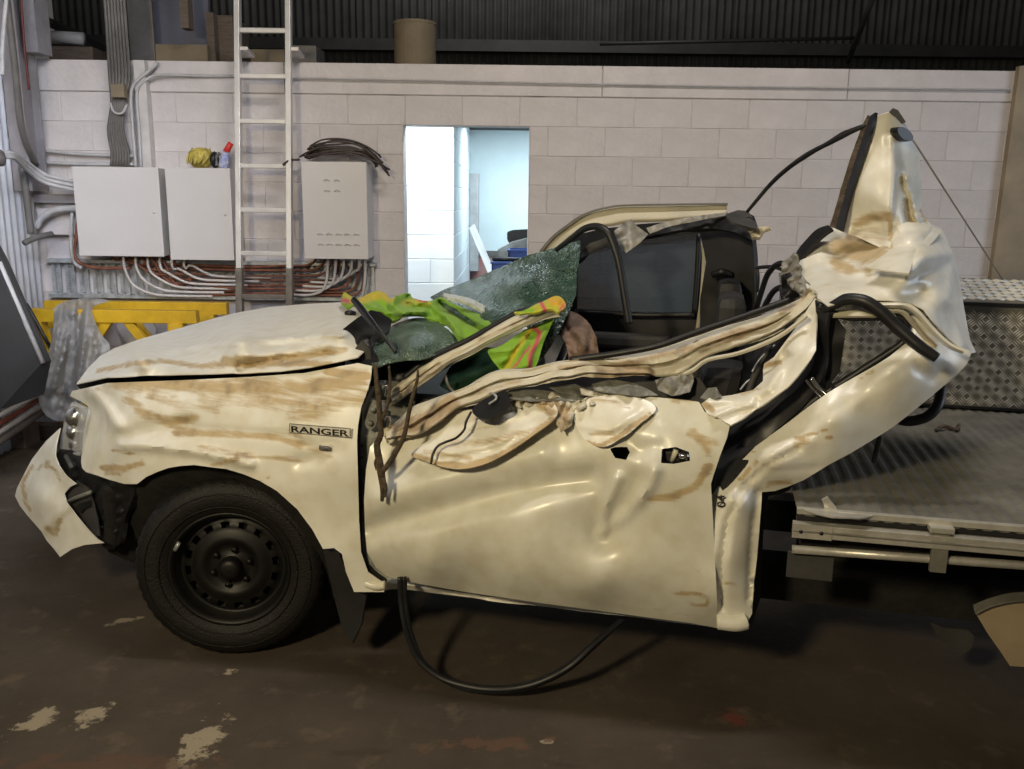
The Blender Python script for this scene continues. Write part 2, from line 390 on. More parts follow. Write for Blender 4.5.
def panel(name, outline, ctrl, m, parent=None, res=5, thick=.003, holes=(), creases=(), nz=(0, 1), mode='v', mud=(), smooth=False, cols=None, base=None, ridged=False, back=None, label=None):
    """a bent sheet: the measured outline laid on a depth surface (v inward, z height, or D distance) with creases and thickness"""
    out = resample(outline, res, smooth=smooth); hs = [resample(h, res*.6) for h in holes]
    A = np.array(out); x0, y0 = A.min(0); x1, y1 = A.max(0)
    G = []
    yy = y0; k = 0
    while yy < y1:
        xx = x0+(res/2 if k % 2 else 0)
        while xx < x1: G.append((xx+random.uniform(-.1, .1)*res, yy+random.uniform(-.1, .1)*res)); xx += res
        yy += res*.87; k += 1
    G = np.array(G) if G else np.zeros((0, 2))
    keep = inside(G, out)
    for h in hs: keep &= ~inside(G, h)
    for b_ in [out]+hs: keep &= polydist(G, b_+[b_[0]]) > res*.45
    pts = list(out); edges = [(i, (i+1) % len(out)) for i in range(len(out))]
    for h in hs:
        s = len(pts); pts += h; edges += [(s+i, s+(i+1) % len(h)) for i in range(len(h))]
    pts += [tuple(p) for p in G[keep]]
    V, _, T, *_ = geometry.delaunay_2d_cdt([Vector((p[0], -p[1])) for p in pts], edges, [], 0, 1e-5)
    P = np.array([(q.x, -q.y) for q in V])
    T = [tuple(t) for t in T]; cen = np.array([P[list(t)].mean(0) for t in T]); ok = inside(cen, out)
    for h in hs: ok &= ~inside(cen, h)
    T = [t for t, o_ in zip(T, ok) if o_]
    f = tps(ctrl) if len(ctrl) > 2 else (lambda Q: np.full(len(np.atleast_2d(Q)), ctrl[0][2]))
    def full(Q):
        Q = np.atleast_2d(np.array(Q, float)); d = f(Q)
        for cr in creases:
            dd = polydist(Q, cr[0]); sh = cr[3] if len(cr) > 3 else 'g'
            d = d+cr[1]*(np.exp(-(dd/cr[2])**2) if sh == 'g' else np.exp(-dd/cr[2]))
        if nz[0]:
            d = d+np.array([(1-2*abs(noise.noise(Vector((p[0]*nz[1], p[1]*nz[1], 3.3))))-.5 if ridged else (noise.noise(Vector((p[0]*nz[1], p[1]*nz[1], 1.7))) if nz[0] < .013 else noise.fractal(Vector((p[0]*nz[1], p[1]*nz[1], 1.7)), 1, 2, 3)))*nz[0] for p in Q])
        return d
    d = full(P)
    fn = {'v': PX, 'z': PZ, 'D': PD}[mode]
    W = [fn(p[0], p[1], q) for p, q in zip(P, d)]
    me = bpy.data.meshes.new(name); me.from_pydata([tuple(p) for p in W], [], T); me.update()
    if mud:
        mk = np.zeros(len(P))
        for s in mud: mk = np.maximum(mk, s[2]*np.exp(-(polydist(P, s[0])/s[1])**2))
        at = me.attributes.new('mud', 'FLOAT', 'POINT'); at.data.foreach_set('value', mk)
    if cols:
        c = np.tile(np.array(base, float), (len(P), 1))
        for s in cols:
            k_ = np.exp(-(polydist(P, s[0])/s[1])**4)[:, None]; c = c*(1-k_)+np.array(s[2])*k_
        ca = me.color_attributes.new('Col', 'FLOAT_COLOR', 'POINT'); ca.data.foreach_set('color', np.c_[c, np.ones(len(P))].ravel())
    o = link(name, me, m, parent, True)
    if thick:
        so = o.modifiers.new('thickness', 'SOLIDIFY'); so.thickness = thick; so.offset = -1; es = o.modifiers.new('crisp_edges', 'EDGE_SPLIT'); es.split_angle = math.radians(72)
    if label: o['label'] = label
    o_f[name] = full
    return o


o_f = {}


def ribbon(name, top, bot, vtop, vbot, m, parent=None, n=60, mm=10, prof=(), thick=.02, nz=(0, 1), mud=None, mode='v', label=None):
    """a pressed bar: strip between two measured edges with a fluted section prof=[(t, dv)...]"""
    fn = {'v': PX, 'z': PZ, 'D': PD}[mode]
    a = catmull([(*p, 0) for p in top], n); b_ = catmull([(*p, 0) for p in bot], n)
    def lerpl(L, s):
        if not isinstance(L, (list, tuple)): return L
        k = s*(len(L)-1); i = min(int(k), len(L)-2); return L[i]*(1-(k-i))+L[i+1]*(k-i)
    pr = sorted(prof) or [(0, 0), (1, 0)]
    def pf(t):
        for (t0, d0), (t1, d1) in zip(pr, pr[1:]):
            if t0 <= t <= t1:
                k = (t-t0)/max(1e-6, t1-t0); k = k*k*(3-2*k); return d0+(d1-d0)*k
        return 0
    V = []; mk = []
    for i in range(n+1):
        s = i/n
        for j in range(mm+1):
            t = j/mm; p = a[i].lerp(b_[i], t); tt = min(1, max(0, t+.10*noise.noise(Vector((s*7, 0, 9.1)))*math.sin(math.pi*t)))
            d = lerpl(vtop, s)*(1-t)+lerpl(vbot, s)*t+pf(tt)
            if nz[0]: d += nz[0]*noise.fractal(Vector((p.x*nz[1], p.y*nz[1], 4.2)), 1, 2, 3)
            V.append(fn(p.x, p.y, d)); mk.append((p.x, p.y))
    Fc = [(i*(mm+1)+j, i*(mm+1)+j+1, (i+1)*(mm+1)+j+1, (i+1)*(mm+1)+j) for i in range(n) for j in range(mm)]
    o = pydata(name, V, Fc, m, parent, True)
    if mud:
        Pm = np.array(mk); q = np.zeros(len(Pm))
        for s in mud: q = np.maximum(q, s[2]*np.exp(-(polydist(Pm, s[0])/s[1])**2))
        at = o.data.attributes.new('mud', 'FLOAT', 'POINT'); at.data.foreach_set('value', q)
    if thick: so = o.modifiers.new('thickness', 'SOLIDIFY'); so.thickness = thick; so.offset = -1; es = o.modifiers.new('crisp_edges', 'EDGE_SPLIT'); es.split_angle = math.radians(72)
    if label: o['label'] = label
    return o


def struct(o): o['kind'] = 'structure'; return o


# ------------------------------------------------------------------ the hall
WY = 6.33
struct(box('floor', (-6, -3, -.15), (8, 12.2, 0), M['floor']))
wb = thing('wall_back', (0, WY, 0), None, None); wb['kind'] = 'structure'
DX0, DX1, DZ = -.79, .105, 2.2
bm = bmesh.new()
for lo, hi in [((-3.5, WY+.004, 0), (DX0+.004, WY+.19, 2.59)), ((DX1-.004, WY+.004, 0), (5.2, WY+.19, 2.59)), ((DX0-.1, WY+.004, DZ+.004), (DX1+.1, WY+.19, 2.59))]:
    box_bm(bm, lo, hi)
link('mortar', bm, M['mortar'], wb)


def block_mesh(w_, h_, d_=.1, ch=.004):
    bm = bmesh.new()
    a = [bm.verts.new((x*w_/2, 0, z*h_/2)) for x, z in ((-1, -1), (1, -1), (1, 1), (-1, 1))]
    for v_ in a: v_.co.x *= (w_/2-ch)/(w_/2); v_.co.z *= (h_/2-ch)/(h_/2)
    b_ = [bm.verts.new((x*w_/2, ch, z*h_/2)) for x, z in ((-1, -1), (1, -1), (1, 1), (-1, 1))]
    c = [bm.verts.new((x*w_/2, d_, z*h_/2)) for x, z in ((-1, -1), (1, -1), (1, 1), (-1, 1))]
    bm.faces.new(a)
    for i in range(4):
        j = (i+1) % 4; bm.faces.new((a[j], a[i], b_[i], b_[j])); bm.faces.new((b_[j], b_[i], c[i], c[j]))
    bmesh.ops.recalc_face_normals(bm, faces=bm.faces[:])
    me = bpy.data.meshes.new('concrete_block'); bm.to_mesh(me); bm.free(); return me


bcache = {}
def block(x0, x1, z0, z1, y, parent, m, gap=.003, rz=0, cx=None):
    if x1-x0 < .03: return
    k = (round(x1-x0, 3), round(z1-z0, 3), m.name, gap)
    if k not in bcache:
        bcache[k] = block_mesh(x1-x0-gap, z1-z0-gap); bcache[k].materials.append(m)
    o = bpy.data.objects.new('concrete_block', bcache[k]); col.objects.link(o)
    if rz: o.location = (y, (x0+x1)/2, (z0+z1)/2); o.rotation_euler = (0, 0, rz)
    else: o.location = ((x0+x1)/2, y+random.uniform(-.002, .0015), (z0+z1)/2)
    adopt(o, parent)


for r in range(12):
    z0 = r*.2; off = .2 if r % 2 else 0
    x = -3.5-off+.13
    while x < 5.0:
        a, b_ = max(x, -3.5), min(x+.4, 5.2)
        if z0 < DZ-.01:
            if b_ <= DX0 or a >= DX1: block(a, b_, z0, z0+.2, WY, wb, M['blocks'])
            else:
                if a < DX0-.02: block(a, DX0, z0, z0+.2, WY, wb, M['blocks'])
                if b_ > DX1+.02: block(DX1, b_, z0, z0+.2, WY, wb, M['blocks'])
        else: block(a, b_, z0, z0+.2, WY, wb, M['blocks'])
        x += .4
x = -3.5
for wd in (1.9, 2.2, 1.7, 2.0, .9):      # rendered bond beam along the top, slightly proud
    block(x, x+wd, 2.4, 2.61, WY-.010, wb, M['blocks'], gap=.005); x += wd
bm = bmesh.new()
for r in range(13):
    x = 5.2-(.2 if r % 2 else 0)
    while x < 8.0:
        box_bm(bm, (max(x, 5.2)+.002, WY, r*.2+.002), (x+.398, WY+.1, r*.2+.198)); x += .4
o = link('block_run', bm, M['blocks'], wb); o['kind'] = 'stuff'
wr = thing('wall_right', (8, 3, 0), None, None); wr['kind'] = 'structure'
# left wall of white corrugated sheets
wl = thing('wall_left', (-3.62, 3, 0), None, None); wl['kind'] = 'structure'
def corr_sheet(name, parent, m, p0, dirv, outv, width, z0, z1, pitch=.076, amp=.009):
    n = int(width/pitch*8); V = []; Fc = []
    for i in range(n+1):
        s = width*i/n; q = Vector(p0)+Vector(dirv)*s+Vector(outv)*(amp*math.sin(2*math.pi*s/pitch))
        V += [(q.x, q.y, z0), (q.x, q.y, z1)]
        if i: Fc.append((2*i-2, 2*i, 2*i+1, 2*i-1))
    o = pydata(name, V, Fc, m, parent, True); so = o.modifiers.new('thickness', 'SOLIDIFY'); so.thickness = .002; return o
for i in range(9):
    corr_sheet('corrugated_sheet', wl, M['corr'], (-3.40+.003*(i % 2), -.6+i*.76, 0), (0, 1, 0), (1, 0, 0), .79, 0, 5.2)
for i in range(16): corr_sheet('corrugated_sheet', wr, M['corr'], (8.1+.003*(i % 2), -2.9+i*.95, 0), (0, 1, 0), (-1, 0, 0), .98, 0, 7.6, .10, .012)
# far shed wall and roof above the loft
wf = thing('wall_far', (0, 12.1, 0), None, None); wf['kind'] = 'structure'
for i in range(15):
    corr_sheet('corrugated_sheet', wf, M['corr_dark'], (-6+i*.98, 12.0+.004*(i % 2), 0), (1, 0, 0), (0, -1, 0), 1.0, 2.3, 7.5, .10, .014)
bm = bmesh.new()
for z in (3.55, 5.0, 6.4): box_bm(bm, (-6, 11.75, z), (8, 11.93, z+.14))
struct(link('trim_1', bm, M['steel_dark']))
tag(tube('roof_pipe', [PD(600, 44, 9.5), PD(860, 38, 9.6)], .018, M['steel_dark']), 'thin dark rail high in the loft space above the white block wall', 'rail')
tag(tube('roof_brace', [PD(848, 62, 9.8), PD(880, -20, 9.0)], .03, M['steel_dark']), 'slanting dark steel brace high above the block wall at right', 'brace')
bm = bmesh.new(); box_bm(bm, (-6, -3, 7.6), (8, 12.3, 7.7)); struct(link('ceiling', bm, M['steel_dark']))
# store room behind the doorway: its ceiling is the loft deck
struct(box('ceiling_store_room', (-3.5, WY+.2, 2.46), (5.2, 10.4, 2.56), M['steel_dark']))
struct(box('wall_store_room_far', (-3.5, 10.16, 0), (5.2, 10.3, 2.46), M['white_wall']))
struct(box('wall_store_room_right', (1.6, WY+.2, 0), (1.7, 10.2, 2.46), M['white_wall']))
ws = thing('wall_store_room_pier', (-1.5, 7.4, 0), None, None); ws['kind'] = 'structure'
box('pier_core', (-3.4, 7.406, 0), (-.506, 10.1, 2.46), M['blocks_in'], ws)
for r in range(12):
    z0 = r*.2; off = .2 if r % 2 else 0; x = -.5
    block(-.5-(.4-off), -.5, z0, z0+.2, 7.4, ws, M['blocks_in'], gap=.003)
    block(-.9-(.4-off), -.5-(.4-off), z0, z0+.2, 7.4, ws, M['blocks_in'], gap=.003)
    for k in range(7):
        block(7.4+k*.4-(.2-off if k else 0), 7.4+(k+1)*.4-(.2-off), z0, z0+.2, -.5, ws, M['blocks_in'], gap=.005, rz=math.pi/2)
struct(box('trim_2', (-.5, 10.10, 1.06), (1.6, 10.158, 1.12), M['conduit_d']))
struct(box('baseboard_store_room', (-.5, 10.12, 0), (1.6, 10.158, 1.06), M['redband']))
struct(box('trim_3', (-.495, 9.95, .9), (-.40, 10.158, 1.98), M['conduit']))
# right column
bm = bmesh.new(); vs_ = [bm.verts.new(PD(x, y, 6.27)) for x, y in ((1020, 66), (1075, 60), (1040, 440), (970, 436))]; f_ = bm.faces.new(vs_); r_ = bmesh.ops.extrude_face_region(bm, geom=[f_])
bmesh.ops.translate(bm, verts=[g for g in r_['geom'] if isinstance(g, bmesh.types.BMVert)], vec=(0, .05, 0)); bmesh.ops.recalc_face_normals(bm, faces=bm.faces[:]); struct(link('trim_4', bm, M['column']))

# left steel column, flanges and web
cg = thing('wall_left_column', (-3.3, 6.1, 0), None, None); cg['kind'] = 'structure'
for n_, lo, hi in (('flange', (-3.38, 6.02, 1.72), (-3.26, 6.04, 6)), ('flange', (-3.38, 6.22, 1.72), (-3.26, 6.24, 6)), ('web', (-3.33, 6.04, 1.72), (-3.31, 6.22, 6))):
    box(n_, lo, hi, M['column_grey'], cg)
box('bracket', (-3.26, 6.1, 2.62), (-3.17, 6.28, 4.2), M['column_grey'], cg)
struct(box('trim_5', (-3.36, 6.24, 1.42), (-3.05, 6.325, 1.60), M['blocks']))
struct(box('trim_6', (-3.40, 6.25, 1.64), (-2.9, 6.325, 1.70), M['column_grey']))

# ------------------------------------------------------------------ things on and before the back wall
def cabinet(x0, x1, z0, z1, y0, label, vents=False, skew=0):
    t = thing('electrical_cabinet', ((x0+x1)/2, WY, z0), label, 'cabinet')
    box('cabinet_body', (x0+.004, y0+.028, z0+.004), (x1-.004, WY+.002, z1-.004), M['cabinet'], t)
    bm = bmesh.new(); box_bm(bm, (x0, y0, z0), (x1, y0+.022, z1), None, .004); d = link('door', bm, M['cabinet'], t)
    if vents:
        for (cx, cz) in [(x0+.115+i*.062, z0+.10+j*.07) for i in range(5) for j in (0, 1)]+[(x0+.17+i*.07, z1-.12-j*.07) for i in (0, 1) for j in (0, 1)]:
            bm = bmesh.new(); tube_bm(bm, [(cx-.02, y0-.001, cz-.006), (cx, y0-.004, cz+.006), (cx+.02, y0-.001, cz-.006)], .0035, n=4, seg=5); link('louvre', bm, M['cab_side'] if False else M['cabinet'], d, True)
            box('slot', (cx-.018, y0-.0012, cz-.010), (cx+.018, y0+.002, cz-.006), M['conduit'], d)
    else:
        tube('lock', [(x1-.045, y0-.008, (z0+z1)/2), (x1-.045, y0+.01, (z0+z1)/2)], .009, M['cabinet'], d)
    return t


cabinet(-3.0, -2.415, 1.285, 1.885, 6.06, 'pale grey wall cabinet at far left, the widest one, left of its twin')
cabinet(-2.37, -1.93, 1.265, 1.885, 6.06, 'pale grey wall cabinet between its wider twin and the ladder')
cabinet(-1.44, -1.00, 1.285, 1.935, 6.04, 'pale grey wall cabinet with rows of vents, right of the ladder', True)

# ladder hooked over the wall
ld = thing('ladder', (PZ(262, 420, 0).x, 5.9, 0), 'tall pale aluminium ladder leaning on the block wall left of the vented cabinet', 'ladder')
def lad(px, y0, y1, s):
    return PD(px, y0, s[0]), PD(px, y1, s[1])
top = lambda px, z, Y: Vector((PD(px, 60, Y).x, Y, z))
def lp(k, z):       # point at height z on rail k (0 left, 1 right, .5 between)
    A = PD(237.5+51*k, 0, 6.16); B = PD(240+50*k, 312, 5.98); return A.lerp(B, (A.z-z)/(A.z-B.z))
for sx, nm in ((0, 'rail'), (1, 'rail')):
    bm = bmesh.new()
    for za, zb in ((1.22, 3.9),):
        a, b_ = lp(sx, za), lp(sx, zb)
        fr = lambda x, y, z, a=a, b_=b_: Vector((a.x+(b_.x-a.x)*z+x, a.y+(b_.y-a.y)*z+y, a.z+(b_.z-a.z)*z))
        box_bm(bm, (-.018, -.03, 0), (.018, .03, 1), fr, .004)
    link('rail', bm, M['ladder'], ld)
    bm = bmesh.new(); a, b_ = lp(sx, .001), lp(sx, 1.22)
    fr = lambda x, y, z, a=a, b_=b_: Vector((a.x+(b_.x-a.x)*z+x, a.y+(b_.y-a.y)*z+y, a.z+(b_.z-a.z)*z))
    box_bm(bm, (-.022, -.032, 0), (.022, .032, 1), fr, .004); o = link('lower_rail', bm, M['ladder_d'], ld); o['label'] = 'dark brown lower ladder rail'
    h = lp(sx, 2.62)
    bm = bmesh.new(); box_bm(bm, (-.045, 0, -.012), (.045, .17, .012), lambda x, y, z, h=h: Vector((h.x+.02+x, h.y+y, h.z+.045+z-y*.15)), .003); link('hook', bm, M['ladder'], ld)
for k in range(-3, 10):
    z = 2.487-.292*k
    if z < .1: continue
    bm = bmesh.new(); a = lp(0, z); b_ = lp(1, z)
    box_bm(bm, (a.x, a.y-.018, z-.016), (b_.x, a.y+.018, z+.016), None, .005); link('rung', bm, M['ladder'] if z > 1.2 else M['ladder_d'], ld)

# slotted cable tray with cables
ct = thing('cable_tray', (-2.2, WY, 1.0), 'long galvanised slotted cable tray on the wall under the grey cabinets', 'cable tray')
TX0, TX1, TZ0, TZ1 = -3.34, -.985, .985, 1.235
for z in (TZ0, TZ1):
    box('side_rail', (TX0, 6.24, z-.012), (TX1, WY+.003, z+.012), M['galv'], ct)
nch = 24
for i in range(nch):
    cx = TX0+.05+(TX1-TX0-.1)*i/(nch-1); bm = bmesh.new()
    for lo, hi in (((-.034, 0), (-.012, 1)), ((.012, 0), (.034, 1))):
        box_bm(bm, (cx+lo[0], 6.285, TZ0+.01), (cx+hi[0], 6.29, TZ1-.01))
    for j in range(13):
        z = TZ0+.012+(TZ1-TZ0-.03)*j/12; box_bm(bm, (cx-.012, 6.285, z-.003), (cx+.012, 6.29, z+.004))
    link('slotted_strip', bm, M['galv'], ct)
def cable(px, m, label, cat='cable', r=.011, group=None, name='cable', **k):
    o = tube(name, px, r, m, **k); tag(o, label, cat, group); return o
ZS = [1.215, 1.185, 1.15, 1.115, 1.085, 1.055, 1.03, 1.01]
ORD = ['topmost', 'second', 'third', 'fourth', 'fifth', 'sixth', 'seventh', 'lowest']
ORL = ['leftmost', 'second from left', 'third from left', 'fourth from left', 'fifth from left', 'rightmost']
for i in range(8):
    xa = -2.72+.07*i; z = ZS[i]; Yc = 6.235-.012*(i % 3)
    x2 = -1.42+.045*i
    cable([(xa-.13-.01*i, 6.2, 1.30), (xa-.11, 6.2, 1.25), (xa-.05, Yc, z+.04), (xa+.05, Yc, z), (xa+.3, Yc, z+.006), (-1.95, Yc-.004, z-.008+.01*(i % 2)), (x2-.2, Yc, z+.004), (x2-.04, Yc, z+.012), (x2+.03, Yc, z+.07), (x2+.05, 6.2, 1.30)],
          M['orange'], ORD[i]+' of the eight orange cables counted downwards in the slotted tray', r=.0095, group='orange cables in the cable tray', n=46, seg=6)
for i in range(6):
    xa = -2.60+.085*i; z = 1.0+.028*i
    cable([(xa-.14, 6.16, 1.30), (xa-.14, 6.16, 1.2), (xa-.10, 6.18, z+.08), (xa+.02, 6.19, z+.015), (xa+.16, 6.2, z), (xa+.45, 6.215, z-.003)], M['whitep'], 'pale conduit below the left cabinets curving into the tray, '+ORL[i]+' of six', 'conduit', .010, 'pale conduits below the left cabinets', n=26, seg=6, name='conduit')
for i in range(6):
    xa = -1.36+.055*i; z = 1.02+.03*i
    cable([(xa+.06, 6.14, 1.30), (xa+.055, 6.15, 1.22), (xa+.02, 6.17, z+.05), (xa-.08, 6.19, z), (xa-.25, 6.21, z-.002)] if i < 5 else [(-1.04, 6.14, 1.30), (-1.045, 6.15, 1.15), (-1.08, 6.17, 1.0), (-1.16, 6.19, .97)], M['whitep'], 'pale conduit curving down from the vented cabinet, '+ORL[i]+' of six', 'conduit', .010, 'pale conduits below the vented cabinet', n=24, seg=6, name='conduit')
cable([PD(78, 215, 6.2), PD(76, 240, 6.2), PD(74, 254, 6.2), PD(82, 264, 6.2), PD(100, 268, 6.2), PD(130, 268, 6.2)], M['orange'], 'orange cable dropping behind the left edge of the widest cabinet', r=.012)
cable([PD(72, 212, 6.17), PD(71, 245, 6.17), PD(74, 262, 6.2), PD(82, 268, 6.2)], M['conduit'], 'grey pipe dropping to the tray beside the widest cabinet', 'pipe', .012, name='pipe')

# conduits at the left
cd_ = M['conduit']
cable([PD(36, 228, 6.15), PD(42, 218, 6.15), PD(56, 210, 6.15), (-3.02, 6.15, PD(78, 208, 6.15).z)], cd_, 'fat grey conduit arching into the widest cabinet from the left', 'conduit', .024, name='conduit')
cable([PD(24, 243, 5.9), PD(38, 237, 6.0), PD(52, 234, 6.1)], M['conduit_d'], 'short dark pipe stub beside the white corrugated wall', 'pipe', .02, name='pipe')
for k, (ya, yb, lab) in enumerate([(150, 156, 'upper thin grey conduit across the blocks left of the widest cabinet'), (162, 164, 'lower thin grey conduit just above the widest cabinet')]):
    cable([PD(38, ya, 6.28), PD(80, (ya+yb)/2+1, 6.28), PD(136, yb, 6.28)], cd_, lab, 'conduit', .012, name='conduit', n=8)
for k, lab in enumerate(['uppermost of three grey cables sweeping from the column to the widest cabinet', 'middle of three grey cables sweeping from the column to the widest cabinet', 'lowest of three grey cables sweeping from the column to the widest cabinet']):
    cable([PD(2, 153+k*2, 5.5), PD(14, 154+k*2, 5.6), PD(28, 163+k*4, 5.9), PD(46, 175+k*4, 6.05), PD(75, 182+k*4, 6.1)], cd_, lab, 'cable', .013, n=26)
cable([PD(2, 158, 5.45), PD(-8, 158, 5.4)], M['conduit_d'], 'round dark junction box end on the corrugated wall', 'junction box', .05, name='junction_box')
cable([PD(4, -20, 5.7), PD(14, 60, 5.75), PD(22, 130, 5.85), PD(36, 165, 6.1)], M['conduit_d'], 'long dark conduit running down the corner beside the white corrugated wall', 'conduit', .022, name='conduit')
cable([PD(8, -20, 5.6), PD(3, 40, 5.5), PD(2, 75, 5.4)], cd_, 'thin grey pipe at the upper left edge on the corrugated wall', 'pipe', .012, name='pipe')
cable([PD(20, -20, 5.95), PD(24, 40, 5.97), PD(29, 90, 6.0)], M['red'], 'thin red cable running down the corner by the steel column', 'cable', .008)
cable([PD(22, 165, 6.0), PD(27, 200, 6.0), PD(31, 234, 6.0)], M['conduit_d'], 'dark upright strip below the corner conduits', 'strip', .024, name='metal_strip')
# big cable bundle hanging over the wall top
cb = thing('cable_bundle', (PD(116, 60, 6.2).x, 6.2, 1.9), 'thick bundle of grey cables hanging over the wall above the widest cabinet', 'cable bundle')
for i in range(7):
    x = 106+i*3.2
    tube('cable', [PD(x-3, -25, 6.12), PD(x+1, 30, 6.15), PD(x+4, 78, 6.24), PD(x*.6+118*.4+1, 104, 6.24), PD(x*.75+29, 130, 6.24), PD(x*.85+22, 152, 6.27), PD(x*.9+16, 166, 6.27)], .011, M['conduit_d'], cb, n=24, seg=6)
bm = bmesh.new(); a = PD(119, 91, 6.2); box_bm(bm, (a.x-.045, a.y-.03, a.z-.045), (a.x+.045, a.y+.03, a.z+.045), None, .006); link('tag', bm, M['paper'], cb)['label'] = 'yellowish tag wrapped round the bundle'
tube('tie', [PD(110, 103, 6.2), PD(114, 112, 6.19), PD(122, 113, 6.19), PD(127, 104, 6.2)], .008, M['conduit'], cb)
tr = box('white_trunking', (PD(136, 60, 6.3).x, 6.25, 1.88), (PD(147, 60, 6.3).x, WY, 2.6), M['whitep']); tag(tr, 'white plastic trunking rising from the cabinets up the block wall', 'trunking')
cable([PD(158, 62, 6.27), PD(150, 70, 6.25), PD(136, 82, 6.24), PD(131, 95, 6.24), PD(133, 130, 6.24), PD(136, 167, 6.24)], cd_, 'grey conduit curling down beside the white trunking', 'conduit', .012, name='conduit')
cable([PD(240, 76, 6.30), PD(200, 76, 6.30), PD(160, 75, 6.27), PD(146, 80, 6.25), PD(137, 92, 6.24), PD(139, 130, 6.22), PD(141, 167, 6.22)], cd_, 'thin conduit running right from the trunking towards the ladder', 'conduit', .010, name='conduit')
cable([PD(239, 77, 6.30), PD(400, 80, 6.30), PD(700, 86, 6.30), PD(1010, 90, 6.30)], cd_, 'long thin grey wire fixed along the top of the block wall', 'wire', .006, name='wire')

# cable coil on the vented cabinet
co = thing('cable_coil', (-1.25, 6.18, 1.925), 'untidy coil of dark brown cable lying on the vented cabinet', 'cable coil')
random.seed(3)
for k in range(11):
    rx = .20+.09*random.random(); ox = random.uniform(-.02, .05); hh = .035+.055*random.random(); dr_ = random.uniform(.3, 1.3); ph = random.uniform(-.4, .4); pts = []
    for j in range(15):
        a = 2*math.pi*j/14+ph; x = -1.19+ox+rx*math.cos(a); y = 6.17+.10*math.sin(a)
        droop = max(0, x+1.0)*dr_; hump = hh*math.sin(max(0, min(1, (x+1.47)/.55))*math.pi)
        pts.append((x+random.uniform(-.008, .008), min(y, 6.30), 1.948+.006*k+hump-droop+random.uniform(-.008, .008)))
    tube('cable_loop', pts, .0065, M['rope'], co, n=48, seg=6)
tube('cable_end', [(-1.47, 6.12, 1.95), (-1.52, 6.05, 1.94), (-1.56, 6.03, 1.91)], .008, M['rope'], co)
# items on the middle cabinet
yb_ = thing('yellow_bundle', (PD(203, 160, 6.16).x, 6.16, 1.885), 'rounded yellow and black bundle lying on the middle grey cabinet', 'bundle')
bm = bmesh.new(); bmesh.ops.create_icosphere(bm, subdivisions=3, radius=1)
cx = PD(203, 160, 6.16).x
for v_ in bm.verts:
    n_ = 1+.10*noise.noise(v_.co*2.2); z = v_.co.z*.070*n_; v_.co = Vector((cx-.01+v_.co.x*.092*n_, 6.16+v_.co.y*.08*n_, 1.885+.068+max(z, -.067)))
link('bundle_body', bm, M['yellow_b'], yb_, True)
for k in range(5):
    a = -.5+k*.25
    tube('rib', [(cx-.01+a*.10-.02, 6.16-.085+abs(a)*.02, 1.89+.02), (cx-.01+a*.14, 6.16-.083+abs(a)*.02, 1.955), (cx+a*.12, 6.14, 2.018)], .006, M['yellow_b'], yb_)
bm = bmesh.new(); bmesh.ops.create_icosphere(bm, subdivisions=2, radius=1)
for v_ in bm.verts: v_.co = Vector((cx+.085+v_.co.x*.03, 6.15+v_.co.y*.06, 1.885+.058+v_.co.z*.057))
link('black_end', bm, M['black'], yb_, True)['label'] = 'black end of the yellow bundle'
sb = thing('spray_bottle', (PD(226, 160, 6.16).x, 6.16, 1.885), 'blue and white bottle with red top beside the ladder on the cabinet', 'bottle')
a = PD(223, 167, 6.14); a.z = 1.887; b_ = PD(226, 152, 6.14); c = PD(231, 143, 6.14)
tube('bottle_body', [a, a.lerp(b_, .6), b_], [.034, .034, .026], M['bluewhite'], sb, n=6)
tube('red_cap', [b_, c], [.024, .020], M['red_cap'], sb, n=5)['label'] = 'red top'
tube('trigger', [PD(220, 153, 6.12), PD(216, 158, 6.12), PD(217, 166, 6.12)], .012, M['conduit_d'], sb)

# loft things above the wall
dk = 2.56
def cylinder_bm(c, r, z0, z1, seg=32, rimw=.02):
    bm = bmesh.new(); pr = [(r, z0), (r, z1-.02), (r*1.03, z1-.02), (r*1.03, z1), (r-.02, z1), (r-.02, z1-.1), (0.001, z1-.1)]
    R = [[bm.verts.new((c[0]+q*math.cos(2*math.pi*i/seg), c[1]+q*math.sin(2*math.pi*i/seg), z)) for i in range(seg)] for q, z in pr]
    for a, b_ in zip(R, R[1:]):
        for i in range(seg): bm.faces.new((a[i], a[(i+1) % seg], b_[(i+1) % seg], b_[i]))
    return bm
p = PD(415, 40, 7.3)
tag(link('cardboard_drum', cylinder_bm((p.x, 7.3), .165, dk, PD(415, 19, 7.15).z), M['paper'], None), 'cream round drum standing in the loft above the doorway', 'drum')
def loftbox(name, xa, xb, ytop, Y, dep, m, label, cat):
    a = PD(xa, ytop, Y); b_ = PD(xb, ytop, Y); o = box(name, (a.x, Y, dk), (b_.x, Y+dep, a.z), m, None, None, .006); tag(o, label, cat); return o
loftbox('grey_panel', 124, 149, -30, 6.7, .05, M['conduit_d'], 'narrow grey upright panel in the loft right of the cable bundle', 'panel')
loftbox('blue_grey_board', 149, 206, -30, 6.9, .05, M['blue_board'], 'large blue-grey board standing in the loft above the left cabinets', 'board')
loftbox('cardboard_box', 152, 207, 44, 6.72, .15, M['paper'], 'tan cardboard box before the blue-grey board in the loft', 'box')
loftbox('timber_post', 205, 213, 12, 6.8, .1, M['timber'], 'thin post between the blue-grey board and the dark brown box', 'post')
loftbox('storage_box', 213, 232, 15, 6.9, .4, M['timber'], 'dark brown box in the loft just left of the ladder top', 'box')
loftbox('low_box', 250, 284, 49, 6.9, .3, M['paper'], 'low dusty box in the loft seen between the ladder rails', 'box')
loftbox('wide_box', 286, 316, 45, 7.0, .3, M['conduit_d'], 'low grey box in the loft right of the ladder', 'box')
